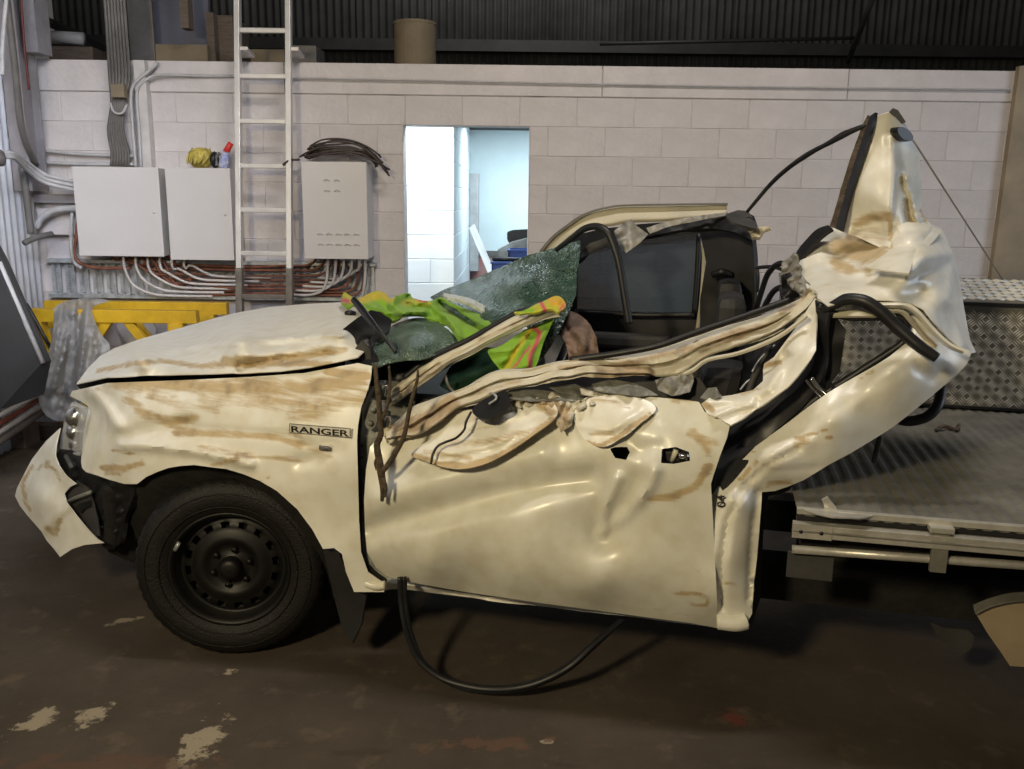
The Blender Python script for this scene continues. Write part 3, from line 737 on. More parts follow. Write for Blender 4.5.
o = box('hanging_beam', (PD(181, 28, 6.5).x, 6.5, PD(181, 28, 6.5).z), (PD(189, 28, 6.5).x, 6.6, 4.2), M['timber']); tag(o, 'short post hanging down before the blue-grey board in the loft', 'post')
bm = bmesh.new(); a, b_ = PD(48, 22, 7.5), PD(104, 46, 8.6); tube_bm(bm, [a, b_], .04, seg=4); struct(link('trim_7', bm, M['steel_dark']))
loftbox('dark_crate', 48, 92, 46, 7.3, .3, M['timber'], 'dark crate in the loft under the pale crumpled roll', 'crate')
o = tube('roll_of_sheet', [PD(52, 37, 7.4), PD(84, 39, 7.4)], .05, M['conduit']); tag(o, 'pale crumpled roll lying in the loft beside the column', 'roll')

# yellow trestles
def trestle(Y, xa, ya, xb, yb, label):
    a = PD(xa, ya, Y); b_ = PD(xb, yb, Y); zt = (a.z+b_.z)/2
    t = thing('trestle', ((a.x+b_.x)/2, Y, 0), label, 'trestle', 'yellow trestles by the back wall')
    bm = bmesh.new(); box_bm(bm, (a.x, Y-.035, zt-.045), (b_.x, Y+.035, zt+.04), None, .005); link('top_beam', bm, M['yellow'], t)
    for e, sg in ((a.x+.06, 1), (b_.x-.14, -1)):
        for s in (-1, 1):
            bm = bmesh.new(); box_bm(bm, (-.032, -.025, 0), (.032, .025, 1), lambda X, Y_, Z: Vector((e+sg*.26*(1-Z)+X, Y+s*(.03+.10*(1-Z))+Y_*.6, (zt-.04)*Z)), .003); link('leg', bm, M['yellow'], t)
        box('stub', (e-.05, Y-.045, zt-.15), (e+.05, Y+.045, zt-.045), M['yellow'], t)
    x0 = PD(118, 320, Y).x
    for s in (-1, 1):
        bm = bmesh.new(); box_bm(bm, (-.035, -.02, 0), (.035, .02, 1), lambda X, Y_, Z: Vector((x0+s*.07+s*.30*(1-Z)+X, Y+Y_, zt-.045-.40*(1-Z))), .003); link('brace', bm, M['yellow'], t)
    tube('foot_rail', [(a.x+.2, Y, zt-.46), (b_.x-.28, Y, zt-.46)], .02, M['yellow'], t)
    return t
trestle(5.78, 27, 312, 198, 319, 'nearer yellow steel trestle under the plastic film at left')
trestle(6.10, 46, 303, 228, 311, 'yellow steel trestle farther back, right against the wall')
# plastic film over the nearer trestle
film = panel('plastic_film', [(55, 307), (70, 300), (91, 298), (110, 301), (94, 306), (93, 316), (101, 334), (110, 348), (96, 370), (86, 395), (72, 419), (54, 420), (42, 410), (38, 393), (41, 377), (47, 358), (52, 337), (54, 318)],
      [(55, 307, 5.70), (110, 301, 5.86), (91, 298, 5.90), (93, 316, 5.70), (110, 348, 5.60), (54, 337, 5.58), (38, 393, 5.52), (54, 420, 5.5), (72, 419, 5.52)], M['plastic'], res=2.5, mode='D', thick=.001, nz=(.014, .12), ridged=True, smooth=True,
      creases=[([(75, 305), (66, 345), (50, 395)], -.06, 3.5), ([(88, 304), (84, 345), (76, 400)], -.07, 4), ([(70, 320), (70, 350), (60, 410)], .05, 3), ([(62, 305), (56, 345), (44, 390)], -.04, 3), ([(92, 330), (96, 350), (88, 380)], -.05, 3), ([(80, 300), (78, 340), (70, 380)], .05, 3), ([(52, 395), (64, 400)], .04, 4)])
tag(film, 'crumpled milky plastic film draped over the nearer yellow trestle', 'plastic film')
# leaning dark sheet, floor clutter
ds = thing('leaning_sheet', (PD(20, 400, 4.6).x, 4.6, 0), 'dark flat sheet with a pale edge leaning at the far left', 'sheet')
def quad_slab(name, P, th, m, parent):
    n_ = (P[1]-P[0]).cross(P[2]-P[0]).normalized()*th; V = P+[q+n_ for q in P]
    return pydata(name, V, [(0, 1, 2, 3), (7, 6, 5, 4), (0, 4, 5, 1), (1, 5, 6, 2), (2, 6, 7, 3), (3, 7, 4, 0)], m, parent)
sh = [PD(0, 262, 4.75), PD(43, 362, 4.8), PD(36, 396, 4.8), PD(0, 409, 4.6), PD(-60, 425, 4.4), PD(-60, 150, 4.6)]
bm = bmesh.new(); vs_ = [bm.verts.new(q) for q in sh]; f_ = bm.faces.new(vs_); r_ = bmesh.ops.extrude_face_region(bm, geom=[f_])
bmesh.ops.translate(bm, verts=[g for g in r_['geom'] if isinstance(g, bmesh.types.BMVert)], vec=(.02, .05, 0)); bmesh.ops.recalc_face_normals(bm, faces=bm.faces[:]); link('sheet_face', bm, M['board'], ds)
tube('edge_strip', [PD(-1, 262, 4.74), PD(43, 363, 4.79)], .014, M['conduit'], ds, smooth=False)['label'] = 'pale grey edge strip'
for k, (m, ya, yb, r_, lab) in enumerate([('red', 428, 394, .022, 'dull red pipe lying low beside the dark sheet at left'), ('conduit', 417, 389, .020, 'white pipe lying above the red one at far left'), ('conduit', 437, 401, .022, 'white pipe lying below the red one at far left'), ('conduit_d', 448, 408, .03, 'dark pipe lowest of the pipes at far left')]):
    a = PZ(-30, ya+12, .0); b_ = PZ(44, yb+5, .0)
    z = .12-.035*k if k < 3 else .035
    pa = PD(-30, ya+14, 5.1); pb = PD(42, yb+4, 5.75); dz = .0
    o = tube('loose_pipe', [pa, pb], r_*.8, M[m], smooth=False); tag(o, lab, 'pipe')
a = PZ(28, 432, 0); b_ = PZ(112, 430, 0)
o = box('floor_timber', (a.x, 5.95, 0), (b_.x+.4, 6.05, .10), M['timber'], None, None, .005); tag(o, 'long grey timber lying on the floor along the back wall', 'timber')
o = box('timber_offcut', (PZ(34, 432, 0).x, 5.70, 0), (PZ(58, 432, 0).x, 5.90, .14), M['timber'], None, None, .005); tag(o, 'short timber offcut on the floor under the plastic film', 'timber')
cable([PD(26, 304, 5.7), PD(30, 310, 5.68), (PD(44, 336, 5.66)), PD(52, 350, 5.68)], M['black'], 'black strap hanging off the left end of the nearer trestle', 'strap', .012, name='strap')
ob = thing('white_offcut', (PD(136, 330, 6.2).x, 6.2, .8), 'white angular board leaning on the wall behind the trestles', 'board')
P8 = [PD(*q, 6.22) for q in ((120, 318), (150, 316), (156, 330), (152, 352), (132, 356), (117, 328))]
bm = bmesh.new(); vs_ = [bm.verts.new(q) for q in P8]; f_ = bm.faces.new(vs_); r_ = bmesh.ops.extrude_face_region(bm, geom=[f_]); bmesh.ops.translate(bm, verts=[g for g in r_['geom'] if isinstance(g, bmesh.types.BMVert)], vec=(0, .02, 0)); bmesh.ops.recalc_face_normals(bm, faces=bm.faces[:]); link('board_face', bm, M['whitep'], ob)

# store room contents
dkst = thing('workbench', (.3, 8.3, 0), 'low bench in the bright store room carrying the blue crates', 'bench')
box('bench_top', (-.06, 8.0, .90), (1.0, 8.8, .94), M['timber'], dkst)
for x in (-.02, .94):
    for y in (8.04, 8.74): box('leg', (x, y, 0), (x+.04, y+.04, .90), M['timber'], dkst)
def crate(name, x0, x1, y0, y1, z0, h, m, label):
    t = thing(name, ((x0+x1)/2, y0, z0), label, 'crate')
    bm = bmesh.new(); wl_ = .012
    for lo, hi in (((x0, y0, z0), (x1, y0+wl_, z0+h)), ((x0, y1-wl_, z0), (x1, y1, z0+h)), ((x0, y0, z0), (x0+wl_, y1, z0+h)), ((x1-wl_, y0, z0), (x1, y1, z0+h)), ((x0, y0, z0), (x1, y1, z0+.01))): box_bm(bm, lo, hi)
    link('crate_body', bm, m, t)
    bm = bmesh.new(); box_bm(bm, (x0-.012, y0-.012, z0+h-.02), (x1+.012, y0+.005, z0+h), None, .004); link('rim', bm, m, t); return t
q = PD(495, 262, 8.1)
crate('plastic_crate', q.x-.03, q.x+.26, 8.05, 8.4, .94, .20, M['bluep'], 'dark blue plastic crate lower and nearer in the store room doorway')
crate('plastic_crate', q.x+.12, q.x+.50, 8.42, 8.75, .94, .29, M['bluep'], 'brighter blue plastic tub behind the dark blue crate')
tr_ = tube('black_bar', [(q.x-.03, 8.22, 1.15), (q.x+.26, 8.22, 1.15)], .02, M['black']); tag(tr_, 'black bar lying across the dark blue crate', 'bar')
ch = thing('office_chair', (.5, 9.2, 0), 'black office chair behind the blue tub in the store room', 'chair')
def pd_panel(name, pts, Y, m, parent, th=.04):
    bm = bmesh.new(); vs_ = [bm.verts.new(PD(a, b_, Y)) for a, b_ in pts]; f_ = bm.faces.new(vs_); r_ = bmesh.ops.extrude_face_region(bm, geom=[f_])
    bmesh.ops.translate(bm, verts=[g for g in r_['geom'] if isinstance(g, bmesh.types.BMVert)], vec=(0, th, 0)); bmesh.ops.recalc_face_normals(bm, faces=bm.faces[:]); bmesh.ops.bevel(bm, geom=bm.edges[:], offset=.008, segments=2, affect='EDGES'); return link(name, bm, m, parent)
pd_panel('backrest', [(507, 232), (513, 230), (530, 229), (548, 230), (550, 240), (540, 256), (520, 256), (512, 247), (507, 240)], 9.2, M['black'], ch)
tube('post', [(PD(528, 250, 9.3).x, 9.25, .3), (PD(528, 250, 9.3).x, 9.25, 1.2)], .025, M['black'], ch)
box('seat', (PD(528, 250, 9.3).x-.24, 9.0, .86), (PD(528, 250, 9.3).x+.24, 9.22, .93), M['black'], ch, None, .02)
for k in range(5):
    a = k*1.2566; x = PD(528, 250, 9.3).x
    tube('leg', [(x, 9.25, .32), (x+.28*math.cos(a), 9.25+.28*math.sin(a), .03)], .02, M['black'], ch)
bm = bmesh.new(); tube_bm(bm, [PD(470, 226, 9.4), PD(494, 282, 9.0)], .075, seg=4, smooth=False); 
o = quad_slab('leaning_board', [PD(469, 228, 9.5), PD(474, 224, 9.5), PD(496, 276, 9.1), PD(490, 278, 9.1)], .03, M['cabinet'], None); bm.free(); tag(o, 'pale board leaning in the corner of the store room', 'board')
tag(pd_panel('clear_bag', [(497, 250), (512, 242), (528, 238), (533, 262), (500, 264)], 8.95, M['plastic'], None, .1), 'clear plastic bag behind the blue crates in the store room', 'bag')

# ================================================================== the wrecked ute
ute = thing('wrecked_ute', C(0, .9, 0), 'crushed white flat-tray ute with torn-off roof and mud smears standing in the shed', 'car')
mudc = [([(118, 383), (160, 383), (220, 387), (300, 388), (362, 380)], 11, 1.1), ([(128, 398), (145, 414), (170, 422), (195, 418)], 7, 1.0), ([(150, 396), (185, 406), (215, 410)], 8, .75),
        ([(176, 432), (230, 434), (280, 437), (300, 446)], 5, 1.1), ([(200, 447), (255, 456), (300, 460)], 4, .9), ([(205, 396), (270, 402), (340, 405)], 11, .85), ([(300, 415), (345, 398), (366, 400)], 14, .9), ([(330, 372), (366, 376)], 8, 1.2),
        ([(112, 451), (133, 453)], 2, 1.3), ([(103, 468), (125, 468), (142, 463)], 4, 1.2), ([(107, 474), (120, 473)], 3, 1), ([(212, 465), (225, 462), (238, 458)], 3, 1.1), ([(260, 482), (272, 476)], 2, .9), ([(290, 430), (310, 450), (330, 455)], 5, .7), ([(85, 392), (100, 388)], 3, .8)]
arch = [(342, 554), (334, 548), (323, 549), (312, 529), (297, 509), (277, 491), (260, 481), (243, 474), (226, 469), (209, 467), (194, 465), (180, 466), (168, 468), (157, 472), (146, 477), (137, 484)]
fender = panel('front_fender', [(70, 396), (72, 391), (90, 387), (107, 383), (185, 380), (247, 377), (304, 373), (341, 366), (358, 363), (372, 366), (371, 378), (368, 389), (361, 408), (358, 425), (357, 441), (358, 480), (359, 520), (361, 552), (368, 572), (385, 584), (384, 592), (354, 592), (346, 572)] + arch + [(125, 484), (110, 480), (96, 475), (86, 472), (82, 468), (81, 462), (82, 450), (84, 430), (88, 412), (88, 406), (82, 402)],
    [(70, 396, .34), (90, 387, .24), (107, 382, .17), (185, 379, .13), (247, 378, .12), (304, 374, .12), (341, 366, .13), (372, 366, .13), (368, 388, .08), (360, 416, .05), (358, 441, .03), (358, 520, .03), (374, 577, .05), (384, 591, .05), (343, 556, .015), (312, 529, 0), (243, 474, -.015), (180, 466, -.015), (137, 484, -.0), (110, 480, .06), (85, 472, .14), (82, 450, .19), (88, 410, .27),
     (120, 430, .06), (104, 440, .11), (200, 425, .035), (260, 420, .03), (310, 420, .03), (200, 395, .07), (300, 395, .06), (330, 470, .0), (300, 462, 0), (150, 455, .005)],
    M['paint'], ute, res=4, thick=.003, nz=(.006, .02), mud=mudc,
    creases=[([(94, 394), (104, 405), (118, 426)], -.040, 6), ([(122, 444), (154, 446), (200, 452), (250, 464)], -.030, 5), ([(124, 438), (140, 431), (168, 425), (190, 424)], .030, 6), ([(118, 430), (108, 455), (103, 472)], .016, 5), ([(180, 428), (230, 431), (290, 436), (312, 446)], .008, 4), ([(330, 447), (318, 458), (300, 462)], .012, 7), ([(150, 392), (260, 398), (360, 392)], .007, 5)])
def fv(x, y): return float(o_f['front_fender']([(x, y)])[0])
# badge
def place_text(txt, px, py, v, w_m, h_m, m, parent, depth=.002, name='lettering', ang=0, bold=.02):
    cu = bpy.data.curves.new(name, 'FONT'); cu.body = txt; cu.size = 1; cu.extrude = .02; cu.offset = bold
    t = bpy.data.objects.new(name, cu); col.objects.link(t); dg = bpy.context.evaluated_depsgraph_get(); dg.update()
    me = bpy.data.meshes.new_from_object(t.evaluated_get(dg)); bpy.data.objects.remove(t)
    co = np.array([v_.co[:] for v_ in me.vertices]); lo = co.min(0); hi = co.max(0)
    B = PX(px, py, v); ca, sa = math.cos(ang), math.sin(ang)
    for v_ in me.vertices:
        x = (v_.co.x-lo[0])/(hi[0]-lo[0])*w_m; y = (v_.co.y-lo[1])/(hi[1]-lo[1])*h_m; z = (v_.co.z-lo[2])/(hi[2]-lo[2])*depth
        v_.co = B+U*(x*ca-y*sa)+Vector((0, 0, x*sa+y*ca))-N*z
    me.update(); return link(name, me, m, parent)
vb = min(fv(290, 428), fv(320, 428), fv(350, 428))-.004
A_, B_ = PX(289.5, 433, vb), PX(350.5, 434.5, vb)
wd = (B_-A_).length; hb = .034
def cfr(px, py, v, ang=0):
    B = PX(px, py, v); ca, sa = math.cos(ang), math.sin(ang); return lambda x, y, z: B+U*(x*ca-z*sa)+N*y+Vector((0, 0, x*sa+z*ca))
fr = cfr(289.5, 433, vb, -.005)
badge = box('badge', (0, .0, 0), (wd, .006, hb), M['chrome'], ute, fr, .001); badge['label'] = 'chrome model name badge'
box('badge_field', (.003, -.0008, .003), (wd-.003, .002, hb-.003), mat('badge_silver', (.68, .66, .58), .4, 0), badge, fr)
fr2 = PX(289.5, 433, vb-.0015)
bt_ = place_text('RANGER', 291.5, 432, vb-.0012, wd-.014, hb-.012, M['black'], badge, .0015, 'badge_lettering', -.005, .02)
# side repeater
sr = box('side_repeater', (0, -.012, 0), (.050, .02, .022), M['chrome'], ute, cfr(320, 450, fv(328, 446)-.004), .008); sr['label'] = 'small clear side repeater lamp'
box('lamp_glass', (.006, -.015, .004), (.044, .0, .018), M['conduit_d'], sr, cfr(320, 450, fv(328, 446)-.004), .004)
box('bulb_cover', (.022, -.018, .006), (.038, .0, .016), M['bowl'], sr, cfr(320, 450, fv(328, 446)-.004), .003)

# bonnet
def zat(x, y, v): return PX(x, y, v).z
bc = [(76, 383, .30), (107, 376, .16), (185, 373, .11), (247, 372, .10), (310, 367, .10), (341, 360, .11), (345, 303, 1.30), (290, 305, 1.42), (240, 313, 1.50), (180, 328, 1.5), (130, 342, 1.35), (100, 355, 1.05), (88, 369, .7)]
def along(L, n=5): return [tuple(a_+(b__-a_)*k/n for a_, b__ in zip(p, q)) for p, q in zip(L, L[1:]) for k in range(n)]+[L[-1]]
bc = along([(76, 384, .34), (90, 381, .26), (107, 377, .17), (140, 376, .14), (185, 374, .125), (247, 373, .115), (280, 371, .115), (310, 367, .12), (341, 361, .125), (358, 357, .13)], 3)+bc[6:]
bonnet = panel('bonnet', [(76, 384), (80, 379), (88, 368), (100, 356), (115, 348), (140, 339), (180, 328), (215, 318), (240, 312), (270, 307), (305, 304), (345, 302), (372, 306), (380, 325), (372, 345), (358, 357), (341, 361), (310, 367), (280, 371), (247, 373), (185, 374), (140, 376), (107, 377), (90, 381)],
    [(x, y, zat(x, y, v)) for x, y, v in bc]+[(372, 306, zat(372, 306, 1.25)), (370, 345, zat(370, 345, .3)), (240, 345, 1.17), (340, 335, 1.215), (140, 358, 1.10)], M['paint'], ute, res=3, thick=.004, nz=(.004, .03), mode='z',
    mud=[([(98, 371), (130, 364), (160, 361), (200, 366)], 3.5, 1.1), ([(225, 360), (300, 357), (345, 350)], 5, 1.1), ([(190, 366), (230, 364), (330, 364)], 4, 1.1), ([(300, 350), (345, 345)], 4, .7)],
    creases=[([(96, 362), (140, 351), (220, 344), (345, 334)], .010, 3), ([(140, 346), (160, 340), (185, 332)], -.006, 3), ([(240, 366), (330, 352)], -.012, 4)])
tube('washer_nozzle', [PZ(346, 314, 1.215), PZ(350, 313, 1.22), PZ(354, 313.5, 1.215)], .012, M['black'], bonnet)
panel('shut_line', [(75, 383), (107, 375), (185, 371), (247, 370), (310, 364), (345, 358), (345, 366), (300, 374), (247, 379), (185, 382), (107, 385), (80, 389)], [(75, 383, .50), (107, 378, .36), (185, 374, .30), (300, 372, .28), (345, 362, .28)], M['gap'], ute, res=5, thick=.004)
# engine bay, firewall, chassis, floor and wheel housing
bm = bmesh.new()
for lo, hi in [((-1.62, .30, .48), (-.55, 1.42, .93)), ((-.55, .22, .45), (-.42, 1.45, .98)), ((-.42, .16, .40), (.74, 1.5, .47)), ((-1.72, .42, .30), (2.6, .54, .44)), ((-1.72, 1.12, .30), (2.6, 1.24, .44)), ((-1.2, .54, .22), (-.3, 1.12, .45)), ((.2, .55, .25), (.5, 1.15, .4)), ((1.0, .5, .32), (1.8, .95, .62))]: box_bm(bm, lo, hi, C)
link('chassis', bm, M['black_matt'], ute)
tube('axle', [C(-1.09, .2, .35), C(-1.09, 1.4, .35)], .05, M['black_matt'], ute)
tube('rear_axle', [C(2.12, .2, .35), C(2.12, 1.4, .35)], .06, M['black_matt'], ute)
tube('exhaust_pipe', [C(-.4, .62, .30), C(.4, .6, .28), C(1.2, .7, .3), C(2.2, .72, .34)], .03, M['black_matt'], ute)
panel('wheel_arch_liner', [(100, 470), (137, 478), (160, 466), (200, 461), (250, 470), (300, 500), (330, 540), (348, 560), (352, 592), (330, 600), (165, 600), (150, 570), (108, 552), (95, 500)], [(100, 470, .30), (352, 592, .2), (200, 465, .05), (230, 560, .40), (120, 600, .34), (330, 545, .08), (137, 482, .06)], M['black_matt'], ute, res=9, thick=.004, nz=(.01, .03))
gr = box('radiator_grille', (-1.80, .34, .62), (-1.74, 1.40, .92), M['black'], ute, C, .01)
for k in range(4): box('grille_bar', (-1.815, .38, .66+k*.065), (-1.795, 1.36, .69+k*.065), M['black'], gr, C)
# black structure under the headlight
ms = panel('bumper_bracket', [(56, 454), (60, 449), (82, 452), (84, 470), (96, 476), (110, 481), (137, 484), (132, 500), (124, 520), (119, 545), (108, 550), (98, 540), (88, 505), (76, 484), (62, 470)], [(56, 454, .32), (60, 449, .30), (84, 470, .18), (110, 481, .10), (137, 484, .05), (124, 520, .12), (108, 550, .16), (76, 484, .24)], M['black'], ute, res=3, thick=.02, nz=(.03, .09), ridged=True)
for a, b_ in (((66, 456), (72, 468)), ((92, 486), (118, 492))): tube('clip', [PX(*a, .2), PX(*b_, .15)], .009, M['trim2'], ms)
tube('bracket_tube', [PX(112, 484, .13), PX(114, 520, .16), PX(112, 545, .17)], .035, M['black_matt'], ms)
# headlight
hl = [(72, 402), (80, 404), (88, 408), (89, 413), (85, 427), (83, 440), (81, 455), (70, 453), (61, 450), (60, 443), (62, 432), (66, 416)]
hc = [(72, 402, .33), (88, 408, .26), (81, 455, .19), (61, 450, .36), (64, 425, .38), (84, 430, .20)]
lens = panel('headlight', hl, [(a, b_, c-.012) for a, b_, c in hc], M['lens'], ute, res=3, thick=.003, smooth=True); lens['label'] = 'dusty clear headlight lens'
panel('lamp_housing', hl, [(a, b_, c+.04) for a, b_, c in hc], M['bowl'], lens, res=2.2, thick=.002, nz=(.02, .2), ridged=True)
for (x, y, r) in ((76, 417, .042), (75, 432, .034), (76, 444, .028)):
    c0 = PX(x, y, .285); d_ = (Vector((-.75, -.6, 0))).normalized(); bm = bmesh.new(); bmesh.ops.create_uvsphere(bm, u_segments=16, v_segments=8, radius=r)
    bmesh.ops.scale(bm, vec=(1, 1, 1), verts=bm.verts); bmesh.ops.translate(bm, vec=c0, verts=bm.verts); link('reflector', bm, M['bowl'], lens, True)
# bumper corner
panel('front_bumper', [(60, 428), (56, 445), (55, 456), (59, 466), (66, 476), (76, 484), (70, 487), (64, 494), (67, 503), (75, 514), (83, 524), (90, 532), (97, 539), (104, 543), (84, 545), (72, 549), (60, 557), (54, 549), (47, 541), (41, 531), (34, 523), (27, 515), (20, 506), (15, 496), (17, 488), (22, 478), (32, 459), (46, 441)],
    [(60, 428, .34), (55, 456, .27), (76, 484, .16), (64, 494, .19), (104, 543, .08), (60, 557, .14), (41, 531, .24), (15, 496, .42), (32, 459, .42), (40, 500, .22)], M['paint'], ute, res=3, thick=.004, nz=(.004, .05),
    creases=[([(41, 531), (62, 512), (70, 506)], -.02, 5)], mud=[([(32, 466), (22, 482), (26, 504), (30, 510)], 3, 1.1), ([(46, 466), (56, 470), (60, 480)], 3, .9), ([(48, 528), (55, 534), (60, 520)], 4, 1.0), ([(36, 470), (48, 462)], 3, .8)])
fb = panel('fog_lamp_bezel', [(63, 495), (66, 486), (76, 481), (88, 488), (93, 503), (97, 520), (99, 536), (90, 530), (78, 516), (68, 504)], [(63, 495, .22), (76, 481, .20), (99, 536, .11), (78, 516, .2)], M['trim2'], ute, res=3, thick=.006, nz=(.006, .08))
tube('bezel_bar', [PX(69, 501, .19), PX(78, 497, .165), (PX(91, 492, .14))], .008, M['grey_steel'], fb, smooth=False)
panel('bezel_shadow', [(74, 508), (80, 503), (92, 500), (92, 507), (84, 509), (80, 513)], [(80, 505, .165)], M['black'], fb, res=4)

# wheels
def wheel(u, v0, side=1, steer=0):
    """v0 = outer face; side=1 near side (faces camera)"""
    st = math.radians(steer)
    def L(a, r, t):
        x = r*math.cos(t); y = (a-.11)*side
        return C(u+x*math.cos(st)-y*math.sin(st), v0+.11*side+x*math.sin(st)+y*math.cos(st), .352+r*math.sin(t))
    seg = 64
    def lathe(prof, name, m, parent, skip=None, seg=seg, mod=None):
        V = []; Fc = []; n = len(prof)
        for i in range(seg):
            t = 2*math.pi*i/seg
            for k, (a, r) in enumerate(prof):
                V.append(L(a, r-(mod(i, k) if mod else 0), t))
        for i in range(seg):
            for k in range(n-1):
                if skip and skip(i, k): continue
                j = (i+1) % seg; q = (i*n+k, j*n+k, j*n+k+1, i*n+k+1); Fc.append(q if side > 0 else q[::-1])
        return pydata(name, V, Fc, m, parent, True)
    rim = lathe([(.175, .19), (.16, .20), (.06, .205), (.035, .212), (.022, .222), (.016, .222), (.020, .212), (.035, .202), (.075, .196), (.080, .185), (.062, .172), (.060, .150), (.058, .138), (.040, .118), (.046, .095), (.060, .085), (.060, .060), (.050, .042)], 'wheel', M['rim'], ute, lambda i, k: k == 10 and i % 4 in (0, 1))
    if side > 0: rim['label'] = 'black steel wheel with ring of vent holes'
    tp = [(.02, .222), (.012, .232), (.002, .262), (.0, .285), (.003, .305), (.014, .328), (.028, .340), (.040, .345), (.052, .347), (.060, .340), (.066, .340), (.072, .349), (.10, .351), (.106, .343), (.114, .343), (.12, .351), (.15, .349), (.156, .341), (.164, .341), (.17, .347), (.19, .344), (.205, .336), (.218, .32), (.228, .29), (.222, .25), (.205, .222)]
    lathe(tp, 'tyre', M['rubber'], rim, None, 144, lambda i, k: (.006 if (i % 3 == 0 and (k in (6, 7, 8, 11, 12, 15, 16, 19))) else 0)+(.0012*math.sin(i*2.1) if k in (3, 4) else 0))
    for rr in (.25, .30):
        pts = [L(-.001+.002*(rr < .26), rr, 2*math.pi*i/48) for i in range(49)]; tube('sidewall_ring', pts, .0022, M['rubber'], rim, n=96, seg=5)
    lathe([(.05, .042), (.022, .040), (.012, .034), (.008, .02), (.007, .001)], 'hub_cap', M['rim'], rim, None, 24)
    lathe([(.085, .19), (.10, .18), (.10, .001)], 'brake_drum', M['black_matt'], rim, None, 32)
    for k in range(6):
        t = math.pi/3*k+.3; tube('wheel_nut', [L(.062, .070, t), L(.038, .070, t)], .011, M['rim'], rim, seg=6, smooth=False)
    if side > 0: tube('balance_weight', [L(.010, .205, 2.55), L(.010, .205, 2.72)], .008, M['galv'], rim)
    return rim
wheel(-1.10, .03, 1, 17); wheel(-1.085, 1.50, -1, 16); wheel(2.12, .05); wheel(2.12, 1.50, -1)
# mud flap
panel('mud_flap', [(323, 549), (330, 549), (338, 553), (347, 572), (356, 589), (366, 597), (361, 625), (352, 643), (343, 631), (336, 605), (329, 574)], [(323, 549, .05), (338, 553, .05), (366, 597, .06), (352, 643, .05), (343, 631, .09)], M['trim'], ute, res=5, thick=.008)

# hinge pillar between fender and door
hp = panel('hinge_pillar', [(370, 394), (374, 386), (384, 380), (402, 382), (418, 385), (414, 410), (404, 432), (384, 440), (372, 455), (368, 490), (367, 540), (377, 565), (392, 578), (382, 586), (368, 578), (358, 550), (355, 510), (355, 440), (359, 414)], [(370, 394, .17), (402, 382, .28), (404, 432, .16), (368, 490, .10), (355, 510, .10), (382, 582, .07)], M['grey_steel'], ute, res=4, thick=.006, nz=(.006, .05))
hp['label'] = 'exposed grey hinge pillar'
oval = lambda x, y, rx, ry, n=16, a0=0: [(x+rx*math.cos(2*math.pi*i/n)*math.cos(a0)-ry*math.sin(2*math.pi*i/n)*math.sin(a0), y+rx*math.cos(2*math.pi*i/n)*math.sin(a0)+ry*math.sin(2*math.pi*i/n)*math.cos(a0)) for i in range(n)]
pl = panel('hinge_plate', oval(371.5, 415, 7, 15, a0=.12), [(371, 415, .085)], M['grey_steel'], hp, res=4, thick=.01)
for x, y in ((373, 410), (370, 423)): tube('bolt', [PX(x, y, .085), PX(x, y, .070)], .010, M['grey_steel'], hp, seg=6, smooth=False)
for x, y in ((384, 390), (386, 421)):
    tube('door_hinge', [PX(x, y-9, .10), PX(x, y+9, .10)], .016, M['black'], hp); tube('hinge_pin', [PX(x+2, y-5, .07), PX(x+3, y+1, .07), PX(x+2, y+6, .07)], .008, M['chrome'], hp)
for k in range(9): tube('seam_bolt', [PX(360+random.uniform(-1, 2), 445+k*12, .098), PX(361, 446+k*12, .09)], .006, M['black'], hp, n=2, seg=5)
ribbon('door_seal', [(373, 386), (363, 410), (358, 440), (359, 500), (360, 550), (370, 572), (386, 582)], [(376, 388), (366, 411), (361, 440), (362, 500), (363, 549), (373, 568), (387, 579)], .075, .075, M['seal'], ute, n=50, mm=3, thick=.008)

